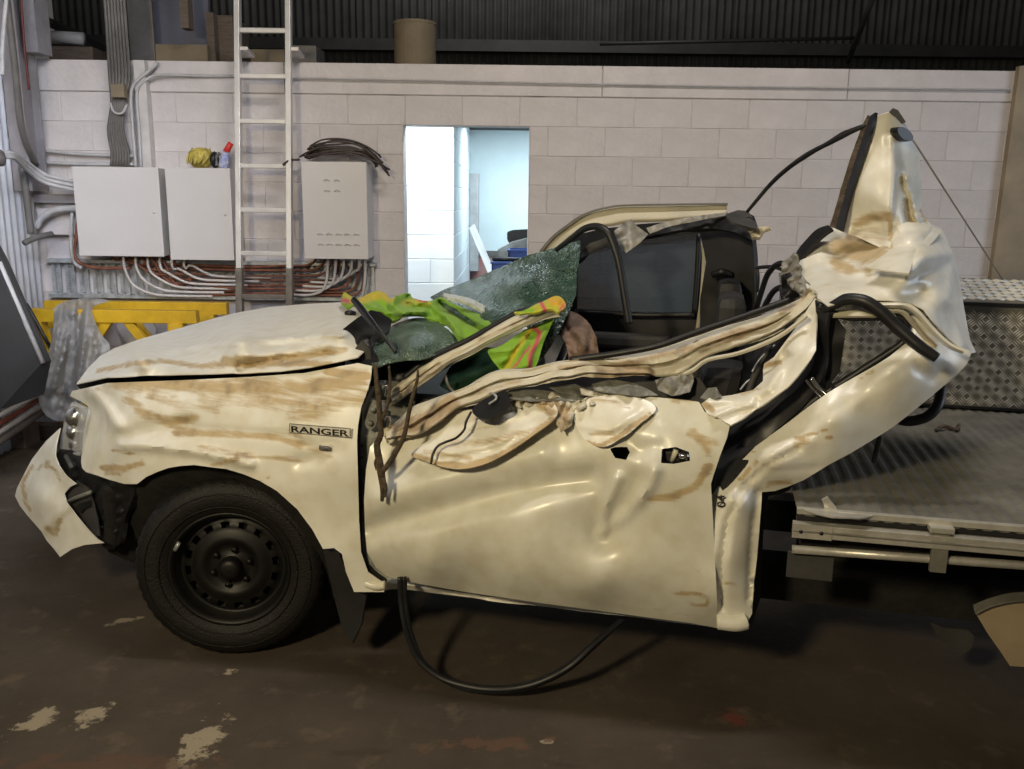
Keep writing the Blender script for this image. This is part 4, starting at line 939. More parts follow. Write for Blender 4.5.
# door
door_out = [(370, 447), (380, 436), (395, 437), (415, 435), (434, 427), (457, 410), (472, 409), (500, 404), (530, 404), (554, 400), (569, 405), (585, 400), (596, 396), (610, 394), (635, 395), (664, 398), (686, 400), (699, 402), (705, 412), (717, 417), (730, 425), (727, 438), (720, 456), (714, 474), (711, 484), (713, 520), (715, 560), (717, 600), (717, 628), (690, 623), (660, 619), (600, 611), (540, 603), (465, 592), (420, 584), (388, 577), (376, 568), (367, 552), (365, 530), (364, 500), (366, 470)]
h1 = [(610, 449), (615, 447), (627, 447), (630, 452), (626, 460), (615, 458)]; h2 = [(662, 449), (676, 447), (689, 452), (690, 461), (674, 464), (661, 463)]
door = panel('front_door', door_out, [(370, 447, .07), (365, 500, .03), (367, 552, .03), (388, 577, .08), (465, 592, .10), (600, 611, .10), (717, 628, .09), (711, 484, -.005), (715, 560, -.01), (430, 564, -.015), (520, 574, -.02), (600, 583, -.015), (717, 600, -.005), (730, 425, .03), (705, 412, .05), (664, 398, .09), (610, 394, .11), (530, 404, .12), (472, 409, .11), (434, 427, .10), (395, 437, .10),
    (420, 470, .035), (500, 470, .03), (400, 520, .0), (480, 530, -.02), (560, 500, -.01), (603, 533, .03), (640, 560, -.01), (540, 570, -.02), (440, 560, -.01), (660, 430, .02), (600, 425, .04), (560, 440, .035), (655, 480, -.02), (700, 470, -.005), (690, 540, -.01), (580, 470, .0)],
    M['paint_door'], ute, res=4.5, thick=.003, holes=[h1, h2], nz=(.004, .018),
    creases=[([(603, 533), (606, 505), (618, 478)], -.024, 5), ([(603, 533), (625, 515), (650, 487), (656, 470)], -.020, 6), ([(603, 536)], .026, 12), ([(612, 524), (630, 500), (638, 480)], .014, 8), ([(370, 530), (430, 514), (480, 500), (540, 486), (590, 478)], .046, 12), ([(380, 498), (430, 480), (480, 468), (540, 452)], -.028, 14), ([(480, 482), (510, 484), (545, 480)], -.006, 3),
             ([(655, 440), (652, 470), (640, 500)], -.010, 6), ([(628, 442), (640, 450), (655, 446)], .018, 9), ([(635, 425), (650, 415), (656, 408)], .012, 3), ([(660, 420), (664, 412)], .01, 3)],
    mud=[([(690, 432), (702, 438), (708, 452)], 6, 1.0), ([(650, 500), (675, 496), (696, 486), (709, 466)], 5, 1.2), ([(708, 440), (718, 444)], 5, .9), ([(668, 592), (690, 594), (708, 596)], 2, 1.2), ([(690, 604), (706, 606), (710, 600)], 2, 1.2), ([(655, 610), (690, 614)], 2, .8), ([(695, 428), (698, 440)], 4, .9), ([(640, 420), (655, 414)], 4, .7), ([(672, 400), (690, 402)], 4, .9), ([(700, 570), (660, 585)], 2, .5), ([(396, 445), (440, 455)], 3, .5)])
inn = panel('door_inner_panel', [(455, 405), (500, 385), (560, 375), (640, 373), (700, 378), (712, 398), (722, 420), (705, 470), (690, 480), (600, 470), (470, 430)], [(455, 405, .17), (722, 420, .10), (600, 470, .12), (640, 373, .24)], M['trim'], ute, res=8, thick=.004, nz=(.01, .03))
hd = box('door_handle', (0, -.004, 0), (.085, .012, .034), M['trim'], ute, cfr(663, 461, .035, .02), .006)
tube('lock_barrel', [PX(683, 456, .035), PX(683, 456, .008)], .018, M['chrome'], hd)['label'] = 'chrome lock barrel'
tube('handle_pivot', [PX(672, 461, .03), PX(676, 450, .015)], .008, M['paint_door'], hd)
# folded skin flaps over the door
f1 = panel('folded_skin', [(411, 455), (420, 446), (436, 436), (452, 424), (468, 414), (500, 404), (530, 402), (548, 401), (556, 406), (557, 414), (551, 422), (543, 428), (531, 437), (518, 446), (505, 454), (492, 461), (478, 466), (462, 469), (448, 468), (436, 465), (422, 460)],
    [(411, 455, .03), (436, 464, -.035), (462, 468, -.05), (492, 461, -.045), (518, 445, -.03), (543, 427, .0), (557, 412, .03), (548, 401, .09), (500, 404, .085), (452, 424, .07), (480, 440, .0), (520, 425, .02)], M['paint'], ute, res=3, thick=.005, smooth=True, nz=(.008, .05),
    creases=[([(425, 455), (480, 450), (530, 430)], -.008, 4), ([(478, 415), (500, 424), (528, 420), (545, 410)], .012, 3), ([(440, 460), (500, 448), (540, 422)], .008, 3)],
    mud=[([(413, 456), (440, 465), (470, 466), (500, 456), (530, 438), (552, 420)], 4, 1.4), ([(440, 445), (490, 442), (540, 428)], 5, .8), ([(425, 452), (470, 458)], 4, .8), ([(540, 405), (552, 412)], 6, 1.1), ([(470, 430), (520, 422)], 3, .6)])
f1['label'] = 'torn fold of muddy door skin'
f2 = panel('folded_skin', [(576, 404), (590, 398), (612, 395), (635, 397), (650, 402), (656, 409), (650, 416), (642, 422), (635, 428), (628, 434), (620, 439), (610, 445), (600, 447), (590, 443), (582, 436), (574, 420)],
    [(576, 404, .08), (635, 397, .08), (656, 409, .05), (635, 427, .0), (614, 441, -.015), (590, 442, .0), (574, 420, .05), (605, 420, .02)], M['paint'], ute, res=3, thick=.005, smooth=True, nz=(.008, .06), creases=[([(580, 425), (610, 430), (640, 412)], -.008, 4)],
    mud=[([(588, 441), (600, 446), (618, 438), (632, 426)], 3, 1.3), ([(590, 434), (612, 432)], 4, .8), ([(592, 400), (615, 402), (630, 408)], 3, .8), ([(630, 428), (650, 414)], 3, 1.2)])
f2['label'] = 'second, smaller fold of muddy door skin'
# crumpled knot in between
kn = panel('crumpled_skin', [(500, 398), (515, 397), (530, 400), (545, 397), (552, 392), (562, 398), (575, 402), (590, 397), (600, 394), (600, 402), (585, 408), (574, 414), (572, 424), (562, 432), (556, 424), (550, 412), (540, 404), (520, 408), (505, 404)], [(500, 398, .10), (552, 392, .10), (600, 396, .09), (562, 432, .0), (550, 412, .05)], M['paint_in'], ute, res=2, thick=.004, nz=(.035, .13), ridged=True, mud=[([(540, 402), (565, 410), (562, 430)], 7, 1.0), ([(510, 402), (535, 404)], 3, .8)])
# mirror remains and thin wire
mr_ = panel('mirror_remnant', [(472, 410), (480, 402), (492, 396), (504, 390), (508, 396), (509, 407), (500, 413), (488, 419), (477, 417)], [(472, 410, .03), (504, 390, .05), (509, 407, .0), (488, 419, -.02)], M['black'], ute, res=3, thick=.018, smooth=True); mr_['label'] = 'smashed black mirror base'
tube('mirror_spring', [PX(490, 393, .03), PX(495, 395, .02), PX(496, 399, .01), PX(489, 404, .01)], .004, M['galv'], mr_)
tube('mirror_wire', [PX(471, 412, .02), PX(466, 422, -.02), PX(464, 430, -.03), PX(456, 438, -.035), PX(446, 442, -.03), PX(438, 446, -.035), PX(433, 454, -.05), PX(431, 464, -.06)], .0042, M['black'], ute, n=60)

# crushed upper door frame (long bar)
bar = ribbon('window_frame', [(382, 434), (398, 420), (412, 407), (427, 401), (443, 395), (465, 387), (480, 378), (492, 372), (505, 369), (529, 368), (554, 362), (569, 360), (601, 358), (619, 356), (642, 352), (674, 343), (700, 335), (722, 327), (747, 320), (771, 312), (801, 298), (813, 290)],
    [(386, 439), (402, 436), (418, 435), (437, 424), (456, 409), (466, 405), (480, 401), (499, 392), (513, 388), (535, 384), (554, 378), (569, 377), (588, 373), (611, 374), (647, 374), (658, 377), (680, 374), (707, 357), (747, 343), (780, 329), (805, 310), (816, 297)],
    [.10, .10, .13, .14, .16, .20, .22, .24, .26, .28], [.06, .05, .06, .08, .10, .14, .16, .18, .2, .24], M['paint_in'], ute, n=150, mm=18, thick=.025, nz=(.020, .04),
    prof=[(0, .012), (.14, -.016), (.46, -.014), (.56, .020), (.66, -.012), (.92, -.014), (1, .0)],
    mud=[([(400, 430), (430, 418), (450, 402)], 9, 1.4), ([(560, 368), (600, 366), (640, 362)], 5, .9), ([(640, 360), (690, 348), (760, 325)], 5, .9), ([(600, 370), (650, 372)], 6, 1.0), ([(700, 352), (780, 322)], 2.5, .9), ([(780, 312), (812, 296)], 4, .8), ([(470, 395), (530, 378)], 3, .7)])
bar['label'] = 'crushed cream window frame bar'
ribbon('window_frame_lip', [(668, 378), (690, 369), (707, 358), (735, 352), (760, 343), (782, 332), (806, 314)], [(668, 381), (692, 373), (708, 362), (736, 356), (762, 347), (784, 336), (808, 318)], .16, .15, M['paint_in'], ute, n=50, mm=4, thick=.008, prof=[(0, 0), (.5, -.008), (1, 0)])
tube('frame_seal', [PX(570, 360, .15), PX(620, 353, .15), PX(660, 345, .15), PX(700, 331, .17), PX(745, 316, .19), PX(790, 300, .21)], .011, M['seal'], ute, n=60)
sl = box('frame_seal_gap', (0, 0, 0), (.001, .001, .001), M['seal'], ute, C) if False else None
# tear and shards below the bar
for k, (pts, v, m) in enumerate([([(506, 391), (530, 389), (560, 392), (585, 398), (584, 402), (555, 400), (530, 401), (505, 398)], .10, 'grey_steel'), ([(592, 384), (612, 379), (634, 383), (648, 389), (658, 395), (640, 396), (610, 393), (595, 390)], .11, 'grey_steel'),
        ([(655, 380), (672, 376), (692, 372), (694, 380), (690, 392), (672, 396), (658, 390)], .13, 'foil'), ([(700, 398), (708, 388), (716, 387), (722, 396), (712, 400)], .10, 'grey_steel'), ([(548, 386), (575, 384), (590, 390), (582, 397), (560, 392)], .13, 'grey_steel'), ([(580, 388), (600, 393), (612, 396), (596, 397), (582, 394)], .09, 'paint_in')]):
    o = panel('torn_shard', pts, [(pts[0][0], pts[0][1], v), (pts[2][0], pts[2][1], v+.03), (pts[4][0], pts[4][1], v-.02)], M[m], ute, res=3, thick=.004, nz=(.02, .09), ridged=True)

# A pillar
ap = ribbon('windscreen_pillar', [(388, 392), (402, 381), (427, 362), (449, 351), (470, 341), (498, 325), (519, 314), (540, 309), (557, 308)], [(394, 404), (415, 389), (434, 376), (449, 364), (470, 354), (491, 342), (526, 326), (545, 317), (562, 312)],
    [.20, .24, .3, .36, .42], [.16, .2, .26, .32, .38], M['paint_in'], ute, n=90, mm=12, thick=.02, nz=(.006, .05), prof=[(0, .012), (.15, -.012), (.45, -.004), (.55, .018), (.72, -.012), (1, .008)], mud=[([(395, 395), (440, 368)], 6, .7), ([(480, 340), (520, 322)], 3, .7)])
tube('pillar_seal', [PX(404, 378, .22), PX(427, 360, .24), PX(449, 349, .28), PX(470, 339, .31), PX(498, 323, .36), PX(519, 312, .39), PX(540, 307, .41)], .010, M['seal'], ute, n=50)
# cowl plastic and wiper
cw = panel('wiper_cowl', [(371, 310), (357, 318), (343, 329), (344, 343), (345, 356), (356, 364), (372, 366), (380, 362), (372, 350), (376, 340), (390, 330), (392, 320), (380, 312)], [(371, 310, .55), (343, 329, .35), (345, 356, .22), (372, 366, .16), (392, 322, .5), (370, 340, .28)], M['black'], ute, res=4, thick=.012, nz=(.01, .05), creases=[([(346, 358), (362, 338), (385, 334)], -.03, 5)])
tube('wiper_arm', [PX(354, 300, .40), PX(362, 310, .34), PX(376, 328, .24), PX(388, 342, .2), PX(396, 353, .18)], [.013, .014, .012, .009, .006], M['black'], cw, n=30)
panel('cowl_corner', [(352, 352), (362, 340), (370, 350), (372, 365), (357, 364)], [(357, 352, .19)], M['trim2'], cw, res=4, thick=.008)
# dash and dark interior
bm = bmesh.new(); box_bm(bm, (-.50, .28, .74), (-.16, 1.44, 1.00), C, .05); ds_ = link('dashboard', bm, M['trim'], ute, False)
panel('dash_corner', [(372, 366), (390, 360), (420, 358), (436, 356), (428, 370), (412, 388), (395, 400), (378, 398), (371, 385)], [(372, 366, .30), (436, 356, .34), (378, 398, .22)], M['black'], ute, res=5, thick=.02, nz=(.02, .06))
tube('steering_wheel', [C(-.02+.05*math.sin(a)*0+.06*math.cos(a), 1.05+.18*math.sin(a), 1.0+.17*math.cos(a)) for a in [2*math.pi*i/20 for i in range(21)]], .014, M['black'], ute, n=60)
def seat(v0, v1, lab):
    s = box('seat', (.15, v0, .50), (.62, v1, .70), M['trim'], ute, C, .05); s['label'] = lab
    bm = bmesh.new(); box_bm(bm, (.50, v0, .66), (.64, v1, 1.16), lambda x, y, z: C(x+(z-.66)*.18, y, z), .045); link('seat_back', bm, M['trim'], s)
    bm = bmesh.new(); c = (v0+v1)/2; box_bm(bm, (.62, c-.12, 1.20), (.72, c+.12, 1.38), C, .04); link('headrest', bm, M['trim'], s)
seat(.35, .82, 'near dark cab seat'); seat(.95, 1.40, 'far dark cab seat')
panel('cab_dark_bulkhead', [(718, 470), (712, 440), (722, 400), (700, 370), (716, 345), (745, 330), (775, 318), (800, 306), (816, 300), (834, 312), (832, 345), (824, 374), (838, 392), (826, 402), (796, 424), (760, 450), (742, 466), (726, 486), (716, 500)], [(718, 470, .12), (730, 390, .62), (775, 330, .62), (816, 300, .32), (832, 345, .2), (826, 402, .16), (760, 450, .10), (716, 498, .06), (720, 350, .70), (790, 380, .4)], M['trim'], ute, res=7, thick=.006, nz=(.02, .03))  # bulkhead panel added to darken the opening and hide what lies behind
tube('belt_guide', [PX(811, 378, .14), PX(819, 388, .14), PX(828, 396, .13)], .008, M['chrome'], ute)
tube('belt_strap', [PX(806, 380, .16), PX(815, 391, .16), PX(824, 400, .15)], .006, M['chrome'], ute)
for a, b_, m in (((742, 415), (770, 345), 'trim2'), ((752, 372), (775, 345), 'galv'), ((740, 390), (762, 372), 'galv'), ((800, 405), (812, 395), 'galv')):
    tube('broken_strip', [PX(*a, .3), PX((a[0]+b_[0])/2-3, (a[1]+b_[1])/2, .32), PX(*b_, .34)], .0035 if m == 'galv' else .012, M[m], ute)

# far side door, roof rail and pillar
fd = panel('far_door', [(540, 350), (548, 320), (572, 306), (578, 252), (590, 236), (640, 228), (700, 224), (704, 300), (700, 333), (700, 400), (640, 420), (560, 400)], [(600, 300, 1.50)], M['trim'], ute, res=14, thick=.04, holes=[[(576, 310), (577, 262), (580, 250), (610, 243), (699, 233), (698, 270), (694, 313), (640, 313)]])
wg = panel('window_glass', [(575, 311), (576, 262), (579, 249), (610, 242), (700, 232), (698, 270), (695, 314), (640, 314)], [(600, 300, 1.515)], M['glass_dark'], fd, res=16, thick=.004); wg['label'] = 'dark tinted door glass'
box('armrest', (.0, 1.40, 1.02), (.42, 1.49, 1.09), M['trim2'], fd, C, .02)
tube('window_surround', [PX(575, 312, 1.46), PX(600, 313, 1.46), PX(640, 315, 1.46), PX(694, 315, 1.46)], .014, M['black'], fd)
tube('glass_channel', [PX(699, 234, 1.46), PX(697, 275, 1.46), PX(694, 314, 1.46)], .012, M['black'], fd)
tube('pillar_trim_edge', [PX(704, 234, 1.42), PX(704, 262, 1.42), PX(701, 300, 1.42), PX(697, 332, 1.42)], [.012, .010, .008, .009], M['headl'], fd)
panel('far_pillar_trim', [(700, 232), (712, 226), (735, 226), (752, 234), (754, 260), (755, 300), (762, 330), (730, 345), (700, 345), (700, 300), (706, 262)], [(720, 230, 1.34), (755, 300, 1.25), (700, 340, 1.38)], M['trim'], ute, res=7, thick=.03, nz=(.02, .03))
tube('belt_anchor', [PX(713, 275, 1.28), PX(722, 272, 1.26), PX(731, 275, 1.28)], .016, M['black'], ute)
box('far_body_side', (-.55, 1.50, .42), (.78, 1.60, 1.08), M['paint'], ute, C, .02); box('far_front_fender', (-1.75, 1.46, .74), (-.56, 1.58, 1.02), M['paint'], ute, C, .03)
rr_ = ribbon('roof_rail', [(540, 252), (552, 238), (567, 226), (580, 217), (594, 211), (608, 208), (624, 206), (675, 205), (727, 204)], [(553, 252), (562, 244), (575, 234), (588, 229), (600, 227), (613, 226), (630, 223), (672, 221), (726, 216)], 1.52, 1.48, M['headl'], ute, n=60, mm=8, thick=.03, prof=[(0, .03), (.12, 0), (.3, .012), (.8, 0), (1, .02)])
rr_['label'] = 'cream far side roof rail'
ribbon('roof_rail_edge', [(539, 251), (551, 237), (566, 225), (579, 216), (593, 210), (608, 206.5), (624, 204.5), (675, 203.5), (728, 203)], [(541, 253), (553, 239), (568, 227), (581, 218), (594, 212), (608, 208.5), (624, 206.5), (675, 205.5), (728, 205)], 1.50, 1.50, M['conduit_d'], ute, n=50, mm=2, thick=.02)
panel('roof_lining', [(556, 252), (566, 244), (580, 234), (600, 229), (640, 224), (680, 221), (700, 219), (728, 216), (745, 211), (754, 216), (758, 232), (752, 240), (735, 232), (712, 228), (680, 230), (640, 238), (612, 243), (590, 248), (582, 258), (577, 262)], [(556, 252, 1.40), (640, 230, 1.30), (700, 222, 1.25), (758, 232, 1.1)], M['black'], ute, res=5, thick=.02, nz=(.03, .04))
ribbon('torn_lining_edge', [(646, 228), (665, 222), (690, 217), (712, 214), (728, 212)], [(650, 234), (668, 227), (692, 222), (712, 218), (728, 215)], 1.22, 1.2, M['foil'], ute, n=30, mm=4, thick=.006, nz=(.02, .1))
panel('silver_bracket', [(614, 231), (622, 224), (631, 219), (637, 226), (648, 234), (640, 243), (626, 253), (619, 246)], [(614, 231, 1.0), (631, 219, 1.08), (648, 234, .96), (626, 253, .94)], M['foil'], ute, res=3, thick=.004, nz=(.03, .07), ridged=True)
panel('torn_roof_corner', [(726, 214), (738, 210), (748, 211), (756, 222), (757, 229), (745, 226), (732, 222)], [(726, 214, 1.0), (757, 229, .9), (740, 212, 1.05)], M['trim2'], ute, res=3, thick=.01, nz=(.03, .07))
panel('torn_insulation', [(744, 228), (758, 227), (768, 226), (772, 230), (764, 233), (760, 240), (752, 240), (750, 233)], [(750, 230, .95)], M['headl'], ute, res=2.5, thick=.005, nz=(.03, .15), ridged=True)
panel('visor', [(582, 250), (590, 243), (606, 238), (610, 246), (596, 251), (581, 258)], [(590, 246, 1.2)], M['trim2'], ute, res=4, thick=.02, nz=(.01, .1))
# hanging seals
tube('hanging_seal', [PX(556, 250, .95), PX(572, 238, .92), (PX(584, 229, .9)), PX(597, 226.5, .88), PX(607, 232, .86), PX(613, 244, .85), PX(619, 264, .84), PX(624, 294, .83), PX(629, 324, .82)], [.010, .013, .016, .016, .016, .016], M['seal'], ute, n=60, seg=10)

# windscreen
ws_ = panel('windscreen', [(430, 297), (445, 289), (476, 278), (512, 262), (528, 255), (544, 251), (556, 247), (567, 244), (580, 240), (579, 254), (577, 268), (576, 294), (570, 310), (562, 326), (552, 345), (543, 358), (538, 366), (532, 362), (536, 345), (530, 330), (519, 314), (505, 322), (490, 329), (470, 322), (445, 308)],
    [(430, 297, 1.15), (476, 278, 1.25), (544, 251, 1.25), (580, 240, 1.15), (577, 268, .95), (560, 330, .50), (540, 362, .38), (519, 314, .52), (490, 328, .50), (450, 308, .8), (520, 285, .85), (550, 285, .80)], M['shatter'], ute, res=3, thick=.006, nz=(.06, .035),
    creases=[([(515, 262), (540, 285), (560, 300)], -.05, 8), ([(500, 300), (545, 296), (575, 280)], .05, 8), ([(560, 300), (548, 335), (540, 360)], -.03, 7)])
ws_['label'] = 'shattered green windscreen sheet'
ribbon('windscreen_edge', [(444, 293), (465, 297), (480, 303), (500, 315), (515, 322)], [(443, 296), (463, 301), (478, 308), (497, 321), (510, 327)], .72, .66, mat('white_glass_edge', (.62, .66, .62), .4, 0, .2, 60, .5, 80), ws_, n=50, mm=4, thick=.012, nz=(.02, .15))
panel('windscreen_lower', [(384, 334), (393, 325), (409, 319), (424, 318), (440, 324), (452, 333), (460, 343), (449, 349), (440, 353), (432, 356), (418, 360), (399, 361), (384, 365), (374, 367), (370, 359), (367, 350), (373, 340)],
    [(393, 325, .62), (424, 318, .66), (460, 343, .40), (432, 356, .22), (399, 361, .17), (374, 367, .15), (368, 350, .22), (410, 338, .28)], M['shatter2'], ute, res=2.5, thick=.005, nz=(.025, .07), smooth=True, creases=[([(372, 360), (380, 345), (396, 350)], .03, 5), ([(405, 350), (425, 345)], -.02, 5)])
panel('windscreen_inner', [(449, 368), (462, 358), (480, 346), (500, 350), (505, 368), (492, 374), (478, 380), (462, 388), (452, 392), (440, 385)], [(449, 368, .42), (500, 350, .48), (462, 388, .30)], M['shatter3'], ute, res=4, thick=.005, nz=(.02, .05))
tube('loose_cable', [PX(446, 376, .24), PX(447, 382, .22), PX(450, 388, .22), PX(454, 392, .22)], .005, M['conduit_d'], ute)

# rear frame of door
dr = panel('door_frame_rear', [(815, 298), (816, 325), (816, 350), (811, 359), (805, 367), (796, 378), (788, 387), (767, 402), (742, 419), (731, 425), (720, 419), (708, 414), (701, 404), (709, 398), (732, 395), (753, 390), (763, 381), (763, 370), (764, 364), (774, 357), (782, 346), (791, 334), (801, 321), (808, 308)],
    [(815, 298, .20), (816, 350, .08), (788, 387, .05), (742, 419, .03), (705, 408, .06), (732, 395, .12), (763, 375, .16), (782, 346, .18), (801, 321, .2), (800, 350, .09), (775, 385, .07)], M['paint'], ute, res=3, thick=.006, nz=(.006, .05),
    creases=[([(709, 402), (745, 400), (768, 388), (780, 368)], -.025, 5), ([(764, 368), (780, 366), (786, 356)], .03, 4), ([(786, 372), (805, 345), (812, 315)], .012, 4), ([(715, 415), (735, 408), (752, 404)], -.02, 4)],
    mud=[([(765, 366), (780, 362)], 3, 1.1), ([(702, 402), (712, 410)], 4, 1.2), ([(735, 396), (760, 388)], 2.5, .8), ([(786, 345), (800, 325)], 3, .5)])
dr['label'] = 'white rear door frame bent upward'

# cab side
cs = panel('cab_side', [(717, 628), (716, 600), (715, 560), (712, 520), (711, 497), (717, 488), (724, 481), (741, 461), (756, 446), (775, 432), (790, 421), (812, 404), (829, 392), (846, 382), (862, 373), (876, 365), (890, 356), (906, 343), (910, 330), (910, 318), (914, 312), (922, 314), (930, 324), (940, 336), (951, 346), (969, 350), (971, 354), (967, 364), (960, 372), (940, 389), (922, 404), (906, 417), (893, 427), (879, 436), (851, 453), (830, 464), (804, 480), (787, 487), (775, 491), (762, 492), (761, 510), (759, 534), (757, 558), (754, 582), (752, 614), (748, 621), (743, 626), (733, 629)],
    [(717, 628, .05), (713, 497, .06), (741, 461, .10), (790, 421, .11), (862, 373, .13), (906, 343, .15), (912, 312, .22), (951, 346, .22), (971, 353, .25), (940, 389, .20), (879, 436, .14), (804, 480, .09), (762, 492, .10), (757, 558, .08), (752, 614, .07), (743, 626, .06), (735, 560, .01), (738, 500, .0), (770, 462, .02), (830, 420, .03), (890, 375, .06), (930, 355, .10)], M['paint'], ute, res=4, thick=.004, nz=(.006, .03),
    creases=[([(722, 610), (722, 560), (728, 520), (742, 488), (770, 462), (800, 448)], .022, 3), ([(750, 600), (752, 540), (758, 494)], .02, 3), ([(735, 500), (745, 480), (775, 455), (810, 442)], -.012, 6), ([(800, 430), (860, 396), (915, 362)], .006, 4), ([(920, 370), (932, 378), (940, 372)], .03, 7), ([(770, 470), (795, 470), (815, 468)], .008, 3), ([(855, 400), (905, 360), (915, 330)], -.012, 7)],
    mud=[([(795, 438), (812, 434), (826, 430)], 2, 1.3), ([(796, 444), (808, 441)], 5, 1.0), ([(826, 438), (832, 437)], 2.5, 1.4), ([(740, 480), (756, 462)], 3, 1.2), ([(768, 484), (790, 482)], 4, 1.0), ([(724, 583), (736, 585)], 2.5, 1.0), ([(875, 370), (862, 378)], 3, .9), ([(752, 470), (780, 458)], 3, .6), ([(746, 453), (760, 450)], 2, .7)])
cs['label'] = 'white cab corner panel bent outwards'
place_text('04', 726, 507, float(min(o_f['cab_side']([(721, 500), (725, 506), (718, 505)])))-.004, .040, .026, M['trim'], cs, .001, 'pillar_mark', 1.75, .02)['label'] = 'handwritten black mark'
tube('step_end', [PX(718, 621, .05), PX(735, 623, .05), PX(746, 621, .06)], .028, M['paint'], ute)
sill = ribbon('sill', [(380, 574), (400, 577), (465, 590), (560, 602), (660, 614), (716, 620)], [(384, 591), (400, 589), (465, 597), (540, 604), (600, 608), (660, 616), (716, 623)], .16, .15, M['paint'], ute, n=40, mm=5, thick=.02, prof=[(0, .02), (.5, -.01), (1, .02)])
tube('sill_tip', [PX(366, 583, .05), PX(376, 586, .05), PX(385, 585, .05)], .016, M['paint'], ute)
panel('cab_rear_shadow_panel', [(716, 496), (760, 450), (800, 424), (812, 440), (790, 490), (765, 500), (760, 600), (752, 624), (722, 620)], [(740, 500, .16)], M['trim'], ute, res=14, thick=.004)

# side window opening seal
sealpts = [(818, 306), (829, 312), (850, 317), (880, 317), (901, 318), (907, 326), (904, 341), (890, 352), (862, 370), (845, 381), (832, 389), (812, 402), (800, 414), (790, 424)]
tube('window_seal', [PX(x, y, .17) for x, y in sealpts], .012, M['seal'], ute, n=100)
ribbon('broad_seal', [(817, 300), (821, 330), (820, 350), (812, 372), (800, 388), (788, 398), (770, 415), (745, 440), (722, 470)], [(832, 310), (829, 332), (829, 356), (826, 374), (818, 390), (804, 408), (788, 422), (760, 445), (727, 478)], .19, .16, M['seal'], ute, n=60, mm=6, thick=.012, nz=(.012, .03))
panel('rear_window_glass', [(826, 316), (834, 314), (846, 330), (840, 372), (828, 386), (822, 370)], [(830, 350, .2)], M['black'], ute, res=6, thick=.004, nz=(.01, .05))
tube('long_seal', [PX(826, 309, .16), PX(838, 303, .13), PX(848, 299, .11), PX(864, 301, .09), PX(880, 311, .08), PX(897, 327, .07), PX(919, 346, .05), PX(937, 358, .04)], [.012, .017, .019, .019, .019, .018, .015], M['seal'], ute, n=70, seg=10)['label'] = 'thick black rubber seal hanging over the window'

# crushed upper quarter
uq = panel('rear_quarter', [(816, 297), (808, 290), (801, 275), (797, 266), (803, 256), (810, 247), (818, 236), (825, 231), (836, 227), (848, 229), (865, 236), (880, 243), (890, 248), (892, 238), (893, 229), (898, 224), (908, 222), (922, 223), (934, 225), (942, 229), (948, 243), (955, 257), (960, 281), (964, 307), (970, 340), (976, 352), (969, 354), (963, 350), (949, 339), (936, 324), (924, 309), (912, 303), (889, 300), (870, 299), (852, 300), (838, 303), (828, 306)],
    [(816, 297, .24), (801, 275, .55), (818, 238, .75), (845, 229, .80), (891, 248, .52), (897, 225, .62), (935, 226, .75), (955, 257, .80), (964, 307, .70), (976, 352, .45), (949, 341, .20), (924, 309, .16), (889, 300, .14), (850, 300, .15), (850, 265, .55), (880, 280, .30), (908, 272, .22), (920, 250, .35), (938, 262, .38), (945, 300, .30), (920, 290, .28), (830, 280, .38)], M['paint'], ute, res=3, thick=.004, nz=(.010, .035),
    creases=[([(866, 267), (885, 270), (909, 272)], -.06, 3, 's'), ([(868, 265), (888, 250), (905, 240), (930, 229)], -.05, 5), ([(912, 272), (915, 262), (925, 254), (945, 254)], -.05, 6), ([(914, 276), (930, 272), (948, 262)], .04, 6), ([(848, 290), (880, 288), (920, 282)], -.03, 8), ([(835, 296), (860, 300)], .02, 5), ([(830, 250), (845, 262), (842, 275)], .04, 6), ([(952, 256), (952, 300), (962, 345)], -.06, 6), ([(820, 262), (850, 280), (870, 276)], .03, 5)],
    mud=[([(838, 246), (860, 252), (885, 256)], 14, 1.15), ([(850, 238), (878, 250)], 7, 1.3), ([(834, 262), (850, 268)], 6, 1.1), ([(835, 268), (850, 272), (870, 270)], 4, .9), ([(838, 258), (835, 268)], 6, .8), ([(822, 285), (840, 286)], 5, .4), ([(893, 225), (898, 232)], 4, .8), ([(884, 230), (890, 246)], 5, .9)])
uq['label'] = 'crumpled white rear quarter section'
fq = panel('folded_quarter_skin', [(866, 267), (876, 260), (886, 253), (893, 248), (905, 240), (918, 232), (932, 227), (942, 231), (932, 243), (920, 254), (912, 264), (909, 273), (898, 272), (884, 270)], [(866, 267, .27), (909, 273, .10), (935, 228, .68), (893, 248, .42), (915, 258, .26), (890, 268, .2), (942, 231, .70)], M['paint'], ute, res=3, thick=.005, smooth=False, mud=[([(870, 266), (895, 271)], 1.5, .7)], creases=[([(880, 262), (905, 256), (930, 236)], -.02, 6)])
fq['label'] = 'pointed fold of white quarter skin'

ribbon('gutter_lip', [(870, 302), (890, 303), (906, 303), (914, 306), (922, 313), (935, 328), (950, 342), (966, 350)], [(874, 307), (890, 308), (904, 309), (911, 312), (918, 319), (931, 333), (946, 347), (962, 354)], .12, .14, M['paint'], ute, n=50, mm=5, thick=.012, prof=[(0, 0), (.5, -.015), (1, 0)])
ribbon('gutter_channel', [(876, 309), (893, 309), (905, 311), (914, 321), (926, 334), (938, 345)], [(878, 313), (893, 313), (902, 315), (911, 325), (922, 338), (935, 349)], .14, .14, M['paint_in'], ute, n=50, mm=4, thick=.008, prof=[(0, 0), (.5, -.012), (1, 0)], mud=[([(918, 326), (936, 346)], 2, 1.2)])
ribbon('window_reveal', [(836, 310), (860, 309), (880, 309), (893, 311)], [(833, 316), (860, 316), (880, 316), (896, 316)], .17, .15, M['headl'], ute, n=30, mm=4, thick=.008)
